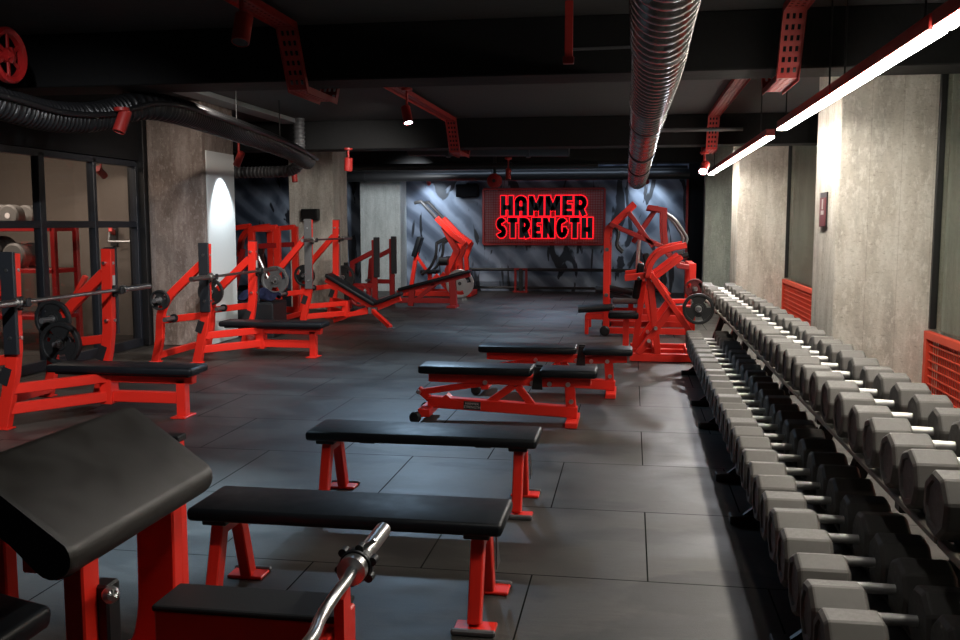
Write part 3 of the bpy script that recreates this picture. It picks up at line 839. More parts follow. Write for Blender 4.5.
def make_dumbbell(loc, label):
    t = thing('dumbbell', label, 'dumbbell', loc, 0, 'dumbbells on the two tier racks')
    a = head_mesh().build('head', M['head'], t)
    b = a.copy(); COL.objects.link(b); b.parent = t
    h = MB().lathe([(0.0, -0.5), (1.0, -0.5), (1.0, -0.48), (0.94, -0.46), (1.04, -0.2), (1.07, 0), (1.04, 0.2), (0.94, 0.46), (1.0, 0.48), (1.0, 0.5), (0, 0.5)], (0, 0, 0), (1, 0, 0), 18).build('handle', M['handle'], t)
    return t
def size_dumbbell(t, D, HL, GL, roll):
    hs = [c for c in t.children if c.name.startswith('head')]
    g = [c for c in t.children if c.name.startswith('handle')][0]
    R_ = 0.5 / math.cos(PI / 8)
    low = min(R_ * math.cos(2 * PI * (k + 0.5) / 8 + da + roll) for k in range(8) for da in (-0.05, 0.05))
    zc = -low * D + 0.001                      # the lowest corner just touches the saddle
    for s, c in zip((1, -1), hs):
        c.location = (-s * (GL / 2 + HL / 2), 0, zc)
        c.scale = (HL * s, D, D)
        c.rotation_euler = (roll, 0, 0)
    g.location = (0, 0, zc); g.scale = (GL + 0.01, 0.0175, 0.0175)

ORD = ['nearest the camera', 'second', 'third', 'fourth', 'fifth', 'sixth', 'seventh', 'eighth', 'ninth', 'tenth', 'eleventh', 'twelfth', 'thirteenth',
       'fourteenth', 'fifteenth', 'sixteenth', 'seventeenth', 'eighteenth', 'nineteenth', 'twentieth', 'twenty-first', 'twenty-second', 'twenty-third',
       'twenty-fourth', 'twenty-fifth', 'twenty-sixth', 'twenty-seventh', 'twenty-eighth', 'twenty-ninth', 'thirtieth', 'thirty-first', 'thirty-second']
proto = None
rnd = random.Random(3)
def row(ylist, xc, zbase, shelf, Dn, Df, HLn, HLf, GLn, GLf):
    global proto
    n = len(ylist)
    for i, y in enumerate(ylist):
        k = min(1, max(0, (y - 2.5) / 8.0))
        D = Dn + (Df - Dn) * k + rnd.uniform(-0.006, 0.004)
        HL = HLn + (HLf - HLn) * k; GL = GLn + (GLf - GLn) * k
        where = (ORD[i] if i == 0 else ORD[i] + ' from the camera') if i < n - 1 else 'the farthest one'
        lb = 'grey octagonal dumbbell with chrome handle on the %s shelf, %s' % (shelf, where)
        if proto is None:
            d = proto = make_dumbbell((xc, y, zbase), lb)
        else:
            d = copy_thing(proto, (xc, y, zbase), None, lb)
        size_dumbbell(d, D, HL, GL, PI / 8 * rnd.choice([0, 1]) + rnd.uniform(-0.22, 0.22))
        d.rotation_euler = (0, 0, rnd.uniform(-0.02, 0.02))
low_y = [2.43, 2.66, 2.88, 3.12, 3.38, 3.62, 3.87, 4.12, 4.36, 4.61, 4.86, 5.12, 5.36, 5.61, 5.86, 6.13, 6.39, 6.65, 6.92, 7.20, 7.50, 7.80, 8.10, 8.40, 8.70, 9.00, 9.30, 9.60, 9.86]
up_y = [2.78, 3.05, 3.29, 3.54, 3.79, 4.06, 4.34, 4.63, 4.91, 5.19, 5.48, 5.76, 6.03, 6.29, 6.55, 6.83, 7.13, 7.45, 7.78, 8.12, 8.48, 8.85, 9.25, 9.65, 10.05, 10.45, 10.85, 11.25, 11.65, 12.05]
row(low_y, 0.790, 0.2017, 'lower', 0.205, 0.185, 0.170, 0.140, 0.155, 0.145)
row(up_y, 1.085, 0.6017, 'upper', 0.190, 0.160, 0.142, 0.128, 0.160, 0.15)

# ------------------------------------------------------------------ plate-loaded machines
def lp(t, name, pts, w, h, mat='red', up=(0, 1, 0), smooth=0):
    if smooth: pts = smooth_path(pts, smooth)
    return rect_part(name, pts, w, h, t, mat, up)

def row_machine():
    t = thing('row_machine', 'bright orange-red lever row machine beside the far end of the dumbbell racks', 'gym machine', (0.40, 10.72, 0))
    X = lambda x: x - 0.40
    for s in (-1, 1):
        y = s * 0.44
        lp(t, 'base_rail', [(X(0.00), y, 0.05), (X(0.72), y, 0.05)], 0.08, 0.085, 'red', (0, 0, 1))
        lp(t, 'frame_strut', [(X(0.09), y, 0.09), (X(0.46), y, 0.63)], 0.07, 0.105)
        lp(t, 'lever', [(X(0.20), y - 0.07, 0.97), (X(0.66), y - 0.07, 0.31)], 0.06, 0.11)
        lp(t, 'handle_arm', [(X(0.175), y - 0.07, 0.93), (X(0.205), y - 0.07, 1.07), (X(0.29), y - 0.07, 1.18), (X(0.42), y - 0.07, 1.24), (X(0.575), y - 0.07, 1.275)], 0.06, 0.125, smooth=4)
        lp(t, 'upper_arm', [(X(0.26), y, 0.93), (X(0.535), y, 1.15)], 0.06, 0.09)
        lp(t, 'rear_stub', [(X(-0.07), y, 0.915), (X(0.20), y, 0.95)], 0.07, 0.085)
        MB().cyl((X(0.54), y, 1.155), (X(0.60), y, 1.17), 0.028, 14).build('arm_cap', M['black'], t)
        lp(t, 'upright_strut', [(X(0.20), y, 0.95), (X(0.30), y, 0.09)], 0.07, 0.08, 'red')
        MB().bar((X(0.36), y - 0.105, 0.745), (X(0.43), y - 0.105, 0.645), 0.005, 0.06, (0, 1, 0)).build('badge', M['badge'], t)
        for x, z in ((0.20, 0.97), (0.23, 0.90), (0.46, 0.60), (0.27, 0.38), (0.20, 0.24)):
            MB().cyl((X(x), y - 0.115, z), (X(x), y + 0.05, z), 0.020, 12).build('pivot_bolt', M['chrome'], t)
        lp(t, 'weight_arm', [(X(0.44), y - 0.05, 0.60), (X(0.74), y - 0.05, 0.61)], 0.05, 0.06)
        MB().cyl((X(0.705), y - 0.30, 0.61), (X(0.705), y - 0.04, 0.61), 0.024, 14).build('plate_horn', M['grey_steel'], t)
        MB().cyl((X(0.08), y - 0.10, 0.92), (X(0.08), y - 0.26, 0.92), 0.018, 12).build('hand_grip', M['rubber'], t)
    lp(t, 'cross_beam', [(X(0.66), -0.44, 0.06), (X(0.66), 0.44, 0.06)], 0.08, 0.08, 'red', (0, 0, 1))
    lp(t, 'cross_beam', [(X(0.28), -0.44, 0.12), (X(0.28), 0.44, 0.12)], 0.08, 0.08, 'red', (0, 0, 1))
    lp(t, 'cross_beam', [(X(0.20), -0.44, 0.96), (X(0.20), 0.44, 0.96)], 0.07, 0.07, 'red', (0, 0, 1))
    lp(t, 'seat_post', [(X(-0.05), 0, 0.05), (X(-0.05), 0, 0.44)], 0.07, 0.07, 'red', (1, 0, 0))
    lp(t, 'base_spine', [(X(-0.35), 0, 0.05), (X(0.60), 0, 0.05)], 0.08, 0.08, 'red', (0, 0, 1))
    pad_mb((X(-0.08), 0, 0.47), (0.34, 0.32, 0.07)).build('seat_pad', M['vinyl'], t)
    lp(t, 'chest_post', [(X(0.05), 0, 0.06), (X(0.14), 0, 0.86)], 0.07, 0.07, 'red')
    pad_mb((X(0.08), 0, 0.86), (0.08, 0.28, 0.40), Matrix.Rotation(0.15, 3, 'Y')).build('chest_pad', M['vinyl'], t)
row_machine()
WP = 'plates on the right hand machines'
weight_plate((0.705, 10.05, 0.61), (0, 1, 0), 'large black plate with steel hub on the row machine beside the dumbbell rack', 0.165, 0.06, group=WP)
def horn_tube():
    pass

def pulldown_machine():
    t = thing('pulldown_machine', 'tall dark red pulldown machine with curved top levers behind the row machine', 'gym machine', (0.15, 13.1, 0))
    X = lambda x: x - 0.15
    for s in (-1, 1):
        y = s * 0.45
        lp(t, 'front_post', [(X(-0.325), y, 0.02), (X(-0.325), y, 1.30), (X(-0.27), y, 1.47), (X(-0.10), y, 1.64), (X(0.03), y, 1.77)], 0.085, 0.09, smooth=3)
        lp(t, 'rear_post', [(X(0.80), y, 0.02), (X(0.80), y, 0.98)], 0.09, 0.09, 'red', (1, 0, 0))
        lp(t, 'base_rail', [(X(-0.60), y, 0.26), (X(0.80), y, 0.24)], 0.07, 0.08, 'red', (0, 0, 1))
        lp(t, 'foot_post', [(X(-0.585), y, 0.012), (X(-0.585), y, 0.28)], 0.05, 0.05, 'red', (1, 0, 0))
        lp(t, 'lower_rail', [(X(-0.30), y, 0.07), (X(0.84), y, 0.07)], 0.07, 0.08, 'red', (0, 0, 1))
        lp(t, 'lever', [(X(-0.30), y - 0.09, 1.50), (X(0.45), y - 0.09, 1.18)], 0.06, 0.08, 'red_dark')
        lp(t, 'lever', [(X(-0.05), y - 0.09, 1.66), (X(0.28), y - 0.09, 1.20)], 0.06, 0.08, 'red_dark')
        lp(t, 'lever', [(X(0.02), y + 0.09, 1.25), (X(0.33), y + 0.09, 1.72)], 0.06, 0.08, 'red_dark')
        lp(t, 'yoke', [(X(0.20), y, 1.72), (X(0.42), y, 1.68), (X(0.42), y, 1.45), (X(0.45), y, 1.15), (X(0.62), y, 0.95), (X(0.80), y, 0.92)], 0.07, 0.08, 'red_dark')
        MB().tube(smooth_path([(X(0.40), y, 1.66), (X(0.55), y, 1.56), (X(0.68), y, 1.38), (X(0.715), y, 1.30), (X(0.70), y, 1.24)], 4), 0.022, 12, (0, 1, 0)).build('handle_bar', M['grey_steel'], t)
        MB().tube(smooth_path([(X(-0.30), y - 0.05, 1.50), (X(-0.18), y - 0.16, 1.40), (X(-0.20), y - 0.18, 1.22), (X(-0.12), y - 0.16, 1.12)], 4), 0.018, 10).build('hand_grip', M['rubber'], t)
        MB().cyl((X(0.10), y, 1.30), (X(0.08), y, 0.86), 0.022, 12).build('shock_rod', M['chrome'], t)
        MB().cyl((X(0.82), y - 0.30, 0.66), (X(0.82), y + 0.05, 0.66), 0.024, 12).build('plate_horn', M['grey_steel'], t)
        MB().lathe([(0, -0.03), (0.05, -0.03), (0.068, -0.015), (0.068, 0.015), (0.05, 0.03), (0, 0.03)], (X(-0.34), y - 0.06, 0.07), (0, 1, 0), 20).build('wheel', M['black'], t)
        for z in (0.55, 1.16):
            MB().cyl((X(-0.325), y - 0.065, z), (X(-0.325), y + 0.065, z), 0.026, 12).build('pivot_bolt', M['grey_steel'], t)
        lp(t, 'inner_strut', [(X(0.30), y, 0.10), (X(0.10), y, 0.95)], 0.07, 0.08)
        lp(t, 'inner_strut', [(X(0.10), y, 0.95), (X(0.50), y, 0.55)], 0.07, 0.08)
    for x, z, m in ((-0.325, 1.28, 'red'), (0.30, 1.70, 'red_dark'), (0.80, 0.94, 'red'), (0.3, 0.25, 'red')):
        lp(t, 'cross_beam', [(X(x), -0.45, z), (X(x), 0.45, z)], 0.08, 0.08, m, (0, 0, 1))
    lp(t, 'seat_rail', [(X(-0.35), 0, 0.30), (X(0.45), 0, 0.30)], 0.08, 0.08, 'red', (0, 0, 1))
    lp(t, 'seat_post', [(X(0.0), 0, 0.25), (X(0.0), 0, 0.44)], 0.07, 0.07, 'red', (1, 0, 0))
    pad_mb((X(-0.02), -0.1, 0.455), (0.46, 0.36, 0.08)).build('seat_pad', M['grey_steel'], t)
    pad_mb((X(0.24), 0, 0.85), (0.09, 0.30, 0.5), Matrix.Rotation(-0.2, 3, 'Y')).build('back_pad', M['vinyl'], t)
    MB().cyl((X(-0.70), -0.48, 0.355), (X(-0.24), -0.48, 0.385), 0.052, 16).build('roller_pad', M['black'], t)
    MB().cyl((X(-0.50), 0.30, 0.57), (X(-0.10), 0.30, 0.55), 0.052, 16).build('roller_pad', M['black'], t)
    MB().cyl((X(-0.24), -0.48, 0.385), (X(-0.24), 0.45, 0.40), 0.022, 12).build('roller_axle', M['grey_steel'], t)
    for z, r in ((0.88, 0), (0.78, 0)):
        MB().cyl((X(-0.32), -0.1, z - 0.25), (X(0.08), -0.2, z - 0.33), 0.04, 14).build('thigh_roller', M['black'], t)
pulldown_machine()
weight_plate((0.82, 12.44, 0.66), (0, 1, 0), 'dark red plate on the right rear horn of the tall pulldown machine', 0.13, 0.05, 'maroon', WP)

def high_row_machine():
    t = thing('high_row_machine', 'spot-lit orange-red high row machine against the far wall, long grey handles raised', 'gym machine', (-3.85, 19.3, 0))
    X = lambda x: x + 3.85
    for s in (-1, 1):
        y = s * 0.35
        lp(t, 'base_rail', [(X(-4.70), y, 0.06), (X(-3.25), y, 0.06)], 0.09, 0.10, 'red', (0, 0, 1))
        lp(t, 'main_column', [(X(-3.66), y, 0.08), (X(-3.74), y, 0.55), (X(-3.55), y, 0.95), (X(-3.82), y, 1.45)], 0.12, 0.17)
        lp(t, 'lever', [(X(-3.95), y - 0.1, 1.62), (X(-3.62), y - 0.1, 1.28), (X(-3.36), y - 0.1, 1.10)], 0.10, 0.16)
        lp(t, 'rear_link', [(X(-3.36), y, 1.12), (X(-3.48), y, 0.80), (X(-3.46), y, 0.50)], 0.09, 0.12)
        MB().tube([(X(-4.42), y - 0.1, 1.925), (X(-4.28), y - 0.1, 1.96), (X(-3.80), y - 0.1, 1.44)], 0.035, 12, (0, 1, 0)).build('handle_bar', M['grey_steel'], t)
        lp(t, 'strut', [(X(-4.25), y, 0.10), (X(-3.98), y, 0.42), (X(-3.70), y, 0.10)], 0.08, 0.10)
        lp(t, 'shoulder_arm', [(X(-3.98), y, 1.10), (X(-3.75), y, 1.22), (X(-3.45), y, 1.12)], 0.07, 0.07, 'black_steel')
        MB().tube(smooth_path([(X(-3.98), y, 1.12), (X(-4.0), y, 0.85), (X(-4.12), y, 0.60), (X(-4.30), y, 0.45)], 4), 0.03, 10, (0, 1, 0)).build('front_tube', M['black_steel'], t)
        MB().cyl((X(-3.45), y - 0.25, 0.29), (X(-3.45), y, 0.29), 0.024, 12).build('plate_horn', M['grey_steel'], t)
        MB().cyl((X(-3.88), y - 0.2, 0.74), (X(-3.70), y - 0.2, 0.74), 0.085, 14).build('knee_roller', M['black'], t)
    lp(t, 'cross_beam', [(X(-4.65), -0.42, 0.06), (X(-4.65), 0.42, 0.06)], 0.09, 0.1, 'red', (0, 0, 1))
    lp(t, 'cross_beam', [(X(-3.30), -0.42, 0.06), (X(-3.30), 0.42, 0.06)], 0.09, 0.1, 'red', (0, 0, 1))
    lp(t, 'pad_post', [(X(-4.62), 0, 0.08), (X(-4.48), 0, 0.92)], 0.08, 0.09)
    lp(t, 'pad_strut', [(X(-4.50), 0, 0.85), (X(-4.20), 0, 0.42)], 0.06, 0.07)
    pad_mb((X(-4.46), 0, 1.02), (0.10, 0.30, 0.44), Matrix.Rotation(0.32, 3, 'Y')).build('chest_pad', M['vinyl'], t)
    lp(t, 'seat_post', [(X(-4.2), 0, 0.08), (X(-4.2), 0, 0.46)], 0.08, 0.08, 'red', (1, 0, 0))
    pad_mb((X(-4.2), 0, 0.50), (0.36, 0.32, 0.08)).build('seat_pad', M['vinyl'], t)
high_row_machine()
weight_plate((-3.45, 18.72, 0.29), (0, 1, 0), 'pale steel plate low on the spot-lit high row machine at the far wall', 0.29, 0.05, 'chrome', hub='black')

# decline bench in front of it
def decline_bench():
    t = thing('decline_bench', 'dark red decline bench, long thin pad rising right, before the far machines', 'bench', (-3.9, 16.5, 0))
    X = lambda x: x + 3.9
    for s in (-1, 1):
        y = s * 0.6
        xx = -4.49 if s < 0 else -4.30
        lp(t, 'upright', [(X(-4.45), y, 0.02), (X(-4.45), y, 1.22)], 0.08, 0.09, 'red_dark', (1, 0, 0))
        MB().box((X(-4.40), y - 0.05, 0.92), (0.10, 0.06, 0.70), bev=0.008).build('wear_cover', M['wear'], t)
        lp(t, 'storage_arm', [(X(-4.46), y, 1.02), (X(-4.85), y, 0.82), (X(-4.92), y, 0.02)], 0.08, 0.09, 'red_dark')
        MB().cyl((X(-4.88), y - 0.25, 0.45), (X(-4.88), y, 0.45), 0.024, 12).build('storage_horn', M['grey_steel'], t)
        lp(t, 'side_rail', [(X(-4.90), y, 0.42), (X(-4.45), y, 0.42)], 0.07, 0.08, 'red_dark', (0, 0, 1))
    a = -math.atan2(0.34, 1.29)
    pad_mb((X(-3.50), 0, 0.49), (1.36, 0.30, 0.06), Matrix.Rotation(a, 3, 'Y')).build('bench_pad', M['vinyl'], t)
    lp(t, 'pad_rail', [(X(-4.2), 0, 0.26), (X(-2.85), 0, 0.60)], 0.08, 0.07, 'red_dark')
    lp(t, 'front_leg', [(X(-3.15), 0, 0.02), (X(-3.18), 0, 0.50)], 0.12, 0.12, 'red_dark', (1, 0, 0))
    lp(t, 'base_rail', [(X(-4.45), 0, 0.12), (X(-3.15), 0, 0.12)], 0.08, 0.09, 'red_dark', (0, 0, 1))
    lp(t, 'rear_leg', [(X(-3.95), 0, 0.02), (X(-3.92), 0, 0.30)], 0.09, 0.10, 'red_dark', (1, 0, 0))
    lp(t, 'strut', [(X(-3.85), 0, 0.12), (X(-3.5), 0, 0.42)], 0.07, 0.07, 'red_dark')
    lp(t, 'cross_beam', [(X(-4.45), -0.6, 0.12), (X(-4.45), 0.6, 0.12)], 0.08, 0.09, 'red_dark', (0, 0, 1))
    MB().box((X(-3.17), 0, 0.02), (0.16, 0.4, 0.04)).build('foot_plate', M['red_dark'], t)
decline_bench()
weight_plate((-4.72, 14.93, 0.62), (0, 1, 0), 'black plate between the incline station and the pale far pillar', 0.20, 0.06)
weight_plate((-4.52, 15.20, 0.30), (0, 1, 0), 'dark red plate low beside the decline bench', 0.19, 0.06, 'red_dark')
def plate_tree():
    t = thing('plate_tree', 'black plate tree holding plates behind the incline station', 'plate rack', (-4.72, 15.10, 0))
    lp(t, 'post', [(0, 0, 0.02), (0, 0, 0.86)], 0.07, 0.07, 'black_steel', (1, 0, 0))
    lp(t, 'foot', [(-0.28, 0, 0.03), (0.28, 0, 0.03)], 0.07, 0.06, 'black_steel', (0, 0, 1))
    lp(t, 'foot', [(0, -0.28, 0.03), (0, 0.28, 0.03)], 0.07, 0.06, 'black_steel', (0, 0, 1))
    MB().cyl((0, -0.25, 0.62), (0, 0.02, 0.62), 0.0245, 12).build('horn', M['grey_steel'], t)
    MB().cyl((0.0, 0.0, 0.30), (0.22, 0.0, 0.30), 0.0245, 12).build('horn', M['grey_steel'], t)
    MB().cyl((0.20, -0.02, 0.30), (0.20, 0.15, 0.30), 0.0245, 12).build('horn', M['grey_steel'], t)
plate_tree()

def press_machine(loc, label, h=1.46, wd=1.0):
    t = thing('press_machine', label, 'gym machine', loc)
    for s in (-1, 1):
        y = s * 0.4
        lp(t, 'arched_frame', [(-wd * 0.5, y, 0.95), (-wd * 0.47, y, 1.22), (-wd * 0.33, y, h - 0.06), (-0.02, y, h), (0.02, y, h)], 0.08, 0.11, 'red', smooth=3)
        lp(t, 'upright', [(0.05, y, 0.02), (0.05, y, h)], 0.09, 0.10, 'red', (1, 0, 0))
        lp(t, 'upper_rail', [(-0.02, y, 1.14), (wd * 0.48, y, 1.16)], 0.08, 0.10, 'red_dark')
        lp(t, 'top_rail', [(0.05, y, h - 0.05), (wd * 0.48, y, h - 0.01)], 0.08, 0.10, 'red')
        lp(t, 'rear_post', [(wd * 0.48, y, 0.02), (wd * 0.48, y, h)], 0.09, 0.10, 'red', (1, 0, 0))
        lp(t, 'base_rail', [(-wd * 0.5, y, 0.06), (wd * 0.5, y, 0.06)], 0.08, 0.10, 'red', (0, 0, 1))
        MB().cyl((0.10, y, 1.10), (0.32, y, 0.60), 0.028, 12).build('shock_rod', M['chrome'], t)
        lp(t, 'lever', [(-0.30, y, 0.30), (-0.10, y, 1.10)], 0.07, 0.09, 'red_dark')
    pad_mb((-0.20, 0, 0.45), (0.40, 0.36, 0.08)).build('seat_pad', M['vinyl'], t)
    pad_mb((0.0, 0, 0.85), (0.09, 0.34, 0.62), Matrix.Rotation(-0.12, 3, 'Y')).build('back_pad', M['vinyl'], t)
    lp(t, 'seat_post', [(-0.15, 0, 0.02), (-0.15, 0, 0.42)], 0.08, 0.08, 'red', (1, 0, 0))
    lp(t, 'cross_beam', [(0.05, -0.4, h - 0.05), (0.05, 0.4, h - 0.05)], 0.08, 0.08, 'red', (0, 0, 1))
    return t
press_machine((-6.05, 14.6, 0), 'dark red press machine half hidden between the two left concrete pillars')

# black plyo box with a jacket dropped on it
def plyo_box():
    t = thing('plyo_box', 'black plyometric box standing between the press stations on the left', 'box', (-4.93, 11.90, 0))
    MB().box((0, 0, 0.23), (0.56, 0.5, 0.46), bev=0.015, seg=2).build('box_body', M['black'], t)
    MB().box((0, 0, 0.468), (0.54, 0.48, 0.016), bev=0.004).build('top_pad', M['vinyl'], t)
plyo_box()
def jacket():
    mb = MB(); n = 22; r = random.Random(5)
    vs = []; fs = []
    for i in range(n):
        for j in range(n):
            u, v = i / (n - 1) * 2 - 1, j / (n - 1) * 2 - 1
            rr = math.sqrt(u * u + v * v)
            z = 0.10 * max(0, 1 - rr * rr * 0.75) + 0.022 * math.sin(7 * u + 3 * v) + 0.018 * math.sin(11 * v - 4 * u) + 0.03
            z = max(0.012, z * (1 - max(0, rr - 0.95) * 1.6))
            k = 1 - 0.22 * max(0, rr - 1) * 2
            vs.append((u * 0.27 * k + 0.015 * math.sin(5 * v), v * 0.21 * k, z))
    for i in range(n - 1):
        for j in range(n - 1):
            fs.append([i * n + j, (i + 1) * n + j, (i + 1) * n + j + 1, i * n + j + 1])
    mb.add(vs, fs, True)
    o = mb.build('jacket', M['cloth'])
    o.location = (-4.93, 11.88, 0.4775)
    md = o.modifiers.new('thick', 'SOLIDIFY'); md.thickness = 0.01; md.offset = 1
    tag(o, 'crumpled navy jacket dropped on top of the black plyometric box', 'jacket')
jacket()

# ------------------------------------------------------------------ behind the glass partition
def reflection_props():  # solid stand-ins for the dumbbell rack mirrored in the partition glass
    t = thing('reflection_rack', 'dark red stand-in for the rack mirrored in the glass at the left edge', 'rack', (-7.40, 10.2, 0))
    for x in (-0.75, 0.75):
        for y in (-0.22, 0.22):
            lp(t, 'upright', [(x, y, 0.01), (x, y, 1.50)], 0.06, 0.06, 'red_dark', (1, 0, 0))
    for z in (0.4, 0.95, 1.44):
        MB().box((0, 0, z), (1.5, 0.5, 0.05)).build('shelf', M['red_dark'], t)
    lp(t, 'brace', [(0.72, -0.24, 0.2), (1.15, -0.24, 0.9)], 0.05, 0.06, 'red')
    g = 'stand-ins for dumbbells mirrored in the glass'
    for k, (x, z, D, lb) in enumerate([(-0.52, 1.466, 0.27, 'stand-in for a dumbbell mirrored in the glass, top shelf, leftmost'),
                                   (-0.18, 1.466, 0.27, 'stand-in for a dumbbell mirrored in the glass, top shelf, middle one'),
                                   (0.18, 1.466, 0.26, 'stand-in for a dumbbell mirrored in the glass, top shelf, next to the steel post'),
                                   (-0.20, 0.976, 0.38, 'stand-in for the largest dumbbell mirrored in the glass, lower shelf'),
                                   (0.22, 0.976, 0.30, 'stand-in for a mirrored dumbbell beside the largest one, lower shelf')]):
        d = thing('reflection_dumbbell', lb, 'dumbbell', (-7.40 + x, 10.2, z), 0, g)
        for s in (-1, 1):
            MB().lathe([(0, -0.08), (D * 0.42, -0.08), (D / 2, -0.06), (D / 2, 0.06), (D * 0.42, 0.08), (0, 0.08)], (0, s * 0.15, D / 2), (0, 1, 0), 28).build('head', M['head'], d)
            MB().cyl((0, s * 0.232, D / 2), (0, s * 0.236, D / 2), D * 0.13, 16).build('end_cap', M['white_label'], d)
        MB().cyl((0, -0.09, D / 2), (0, 0.09, D / 2), 0.018, 12).build('handle', M['chrome'], d)
reflection_props()
def rope_station():
    t = thing('wall_pulley', 'small red wall pulley with steel bar seen through the second glass pane', 'pulley', (-6.86, 11.655, 1.33))
    MB().box((0, -0.02, 0), (0.10, 0.04, 0.25)).build('wall_plate', M['black_steel'], t)
    lp(t, 'arm', [(0, -0.03, 0.05), (0.05, -0.20, 0.10)], 0.05, 0.06, 'red', (0, 0, 1))
    MB().cyl((0.02, -0.20, -0.06), (0.34, -0.20, -0.06), 0.014, 12).build('bar', M['chrome'], t)
    MB().cyl((0.33, -0.20, -0.06), (0.345, -0.20, -0.06), 0.03, 12).build('bar_end', M['chrome'], t)
    MB().cyl((0.03, -0.18, 0.1), (0.02, -0.20, -0.06), 0.012, 10).build('link', M['chrome'], t)
rope_station()

# ------------------------------------------------------------------ back wall: sign, rail, speaker
def stroke_letter(ch, w, th):
    """polylines (unit height) of a heavy geometric capital"""
    t = th / 2; L, Rr = t, w - t
    def arc(cx, cy, rx, ry, a0, a1, n=9):
        return [(cx + rx * math.cos(math.radians(a0 + (a1 - a0) * i / n)), cy + ry * math.sin(math.radians(a0 + (a1 - a0) * i / n))) for i in range(n + 1)]
    if ch == 'H': return [[(L, 0), (L, 1)], [(Rr, 0), (Rr, 1)], [(L, 0.42), (Rr, 0.42)]]
    if ch == 'A':
        r = (Rr - L) / 2
        return [[(L, 0)] + [(L, 1 - t - r)] + arc((L + Rr) / 2, 1 - t - r, r, r, 180, 0) + [(Rr, 0)], [(L, 0.36), (Rr, 0.36)]]
    if ch == 'M': return [[(L, 0), (L, 1)], [(Rr, 0), (Rr, 1)], [(L, 0.93), ((L + Rr) / 2, 0.30), (Rr, 0.93)]]
    if ch == 'E': return [[(L, 0), (L, 1)], [(L, 1 - t), (w, 1 - t)], [(L, 0.45), (w * 0.92, 0.45)], [(L, t), (w, t)]]
    if ch == 'R':
        r = (1 - t - 0.42) / 2
        return [[(L, 0), (L, 1)], [(L, 1 - t), (Rr - r * 0.8, 1 - t)] + arc(Rr - r * 0.8, 0.42 + r, r * 0.8, r, 90, -90) + [(L, 0.42)], [((L + Rr) / 2, 0.42), (Rr, 0)]]
    if ch == 'S':
        r1 = (1 - 2 * t) / 4
        cx = w / 2; rx = Rr - cx
        return [arc(cx, 1 - t - r1, rx, r1, 25, 270) + arc(cx, t + r1, rx, r1, 90, -155)]
    if ch == 'T': return [[(0, 1 - t), (w, 1 - t)], [(w / 2, 0), (w / 2, 1)]]
    if ch == 'N': return [[(L, 0), (L, 1)], [(Rr, 0), (Rr, 1)], [(L, 0.95), (Rr, 0.05)]]
    if ch == 'G':
        return [arc(w / 2, 0.5, w / 2 - t, 0.5 - t, 45, 345, 16) + [(Rr, 0.42), (w * 0.55, 0.42)]]
def letter_mb(ch, w, hgt, th, extra, depth, y):
    mb = MB()
    t = (th + extra) * hgt
    for pl in stroke_letter(ch, w / hgt, th):
        for i in range(len(pl) - 1):
            a, b = pl[i], pl[i + 1]
            p0, p1 = Vector((a[0] * hgt, y, a[1] * hgt)), Vector((b[0] * hgt, y, b[1] * hgt))
            d = (p1 - p0)
            if d.length < 1e-5: continue
            d.normalize()
            e0 = extra * hgt / 2 if i == 0 else t * 0.18
            e1 = extra * hgt / 2 if i == len(pl) - 2 else t * 0.18
            mb.bar(p0 - d * e0, p1 + d * e1, depth, t, (d.cross(Vector((0, 1, 0)))), bev=0)
    return mb
def sign():
    t = thing('neon_sign', 'red glowing wall sign with black HAMMER STRENGTH letters', 'sign', (-1.94, 20.76, 1.66))
    MB().box((0, 0, 0), (2.60, 0.04, 1.14), bev=0).build('back_panel', M['sign_panel'], t)
    fr = MB()
    fr.bar((-1.34, -0.02, 0.61), (1.34, -0.02, 0.61), 0.08, 0.05); fr.bar((-1.34, -0.02, -0.61), (1.34, -0.02, -0.61), 0.08, 0.05)
    fr.bar((-1.34, -0.02, -0.61), (-1.34, -0.02, 0.61), 0.05, 0.08, (0, 1, 0)); fr.bar((1.34, -0.02, -0.61), (1.34, -0.02, 0.61), 0.05, 0.08, (0, 1, 0))
    fr.build('sign_frame', M['red_dark'], t)
    ms = MB()
    k = -1.28
    while k < 1.30:
        ms.box((k, -0.045, 0), (0.012, 0.008, 1.18), bev=0); k += 0.055
    k = -0.56
    while k < 0.58:
        ms.box((0, -0.052, k), (2.62, 0.008, 0.012), bev=0); k += 0.055
    ms.build('mesh_screen', M['red_dark'], t)  # grey screen, coloured dark red for the glow of the letters
    for word, x0, x1, z0, hgt in (('HAMMER', -0.94, 0.96, 0.02, 0.44), ('STRENGTH', -1.04, 1.09, -0.47, 0.45)):
        ws = {'M': 1.15, 'S': 0.86, 'T': 0.85, 'E': 0.80, 'N': 1.0, 'G': 1.02}
        tot = sum(ws.get(c, 0.95) for c in word); gap = 0.035
        u = (x1 - x0 - gap * (len(word) - 1)) / tot
        x = x0
        for c in word:
            w_ = ws.get(c, 0.95) * u
            L = letter_mb(c, w_, hgt, 0.245, 0.0, 0.03, 0).build('letter', M['black'], t); L.location = (x, -0.105, z0)
            Hh = letter_mb(c, w_, hgt, 0.245, 0.065, 0.012, 0).build('neon_outline', M['neon'], L); Hh.location = (0, 0.03, 0)
            x += w_ + gap
sign()
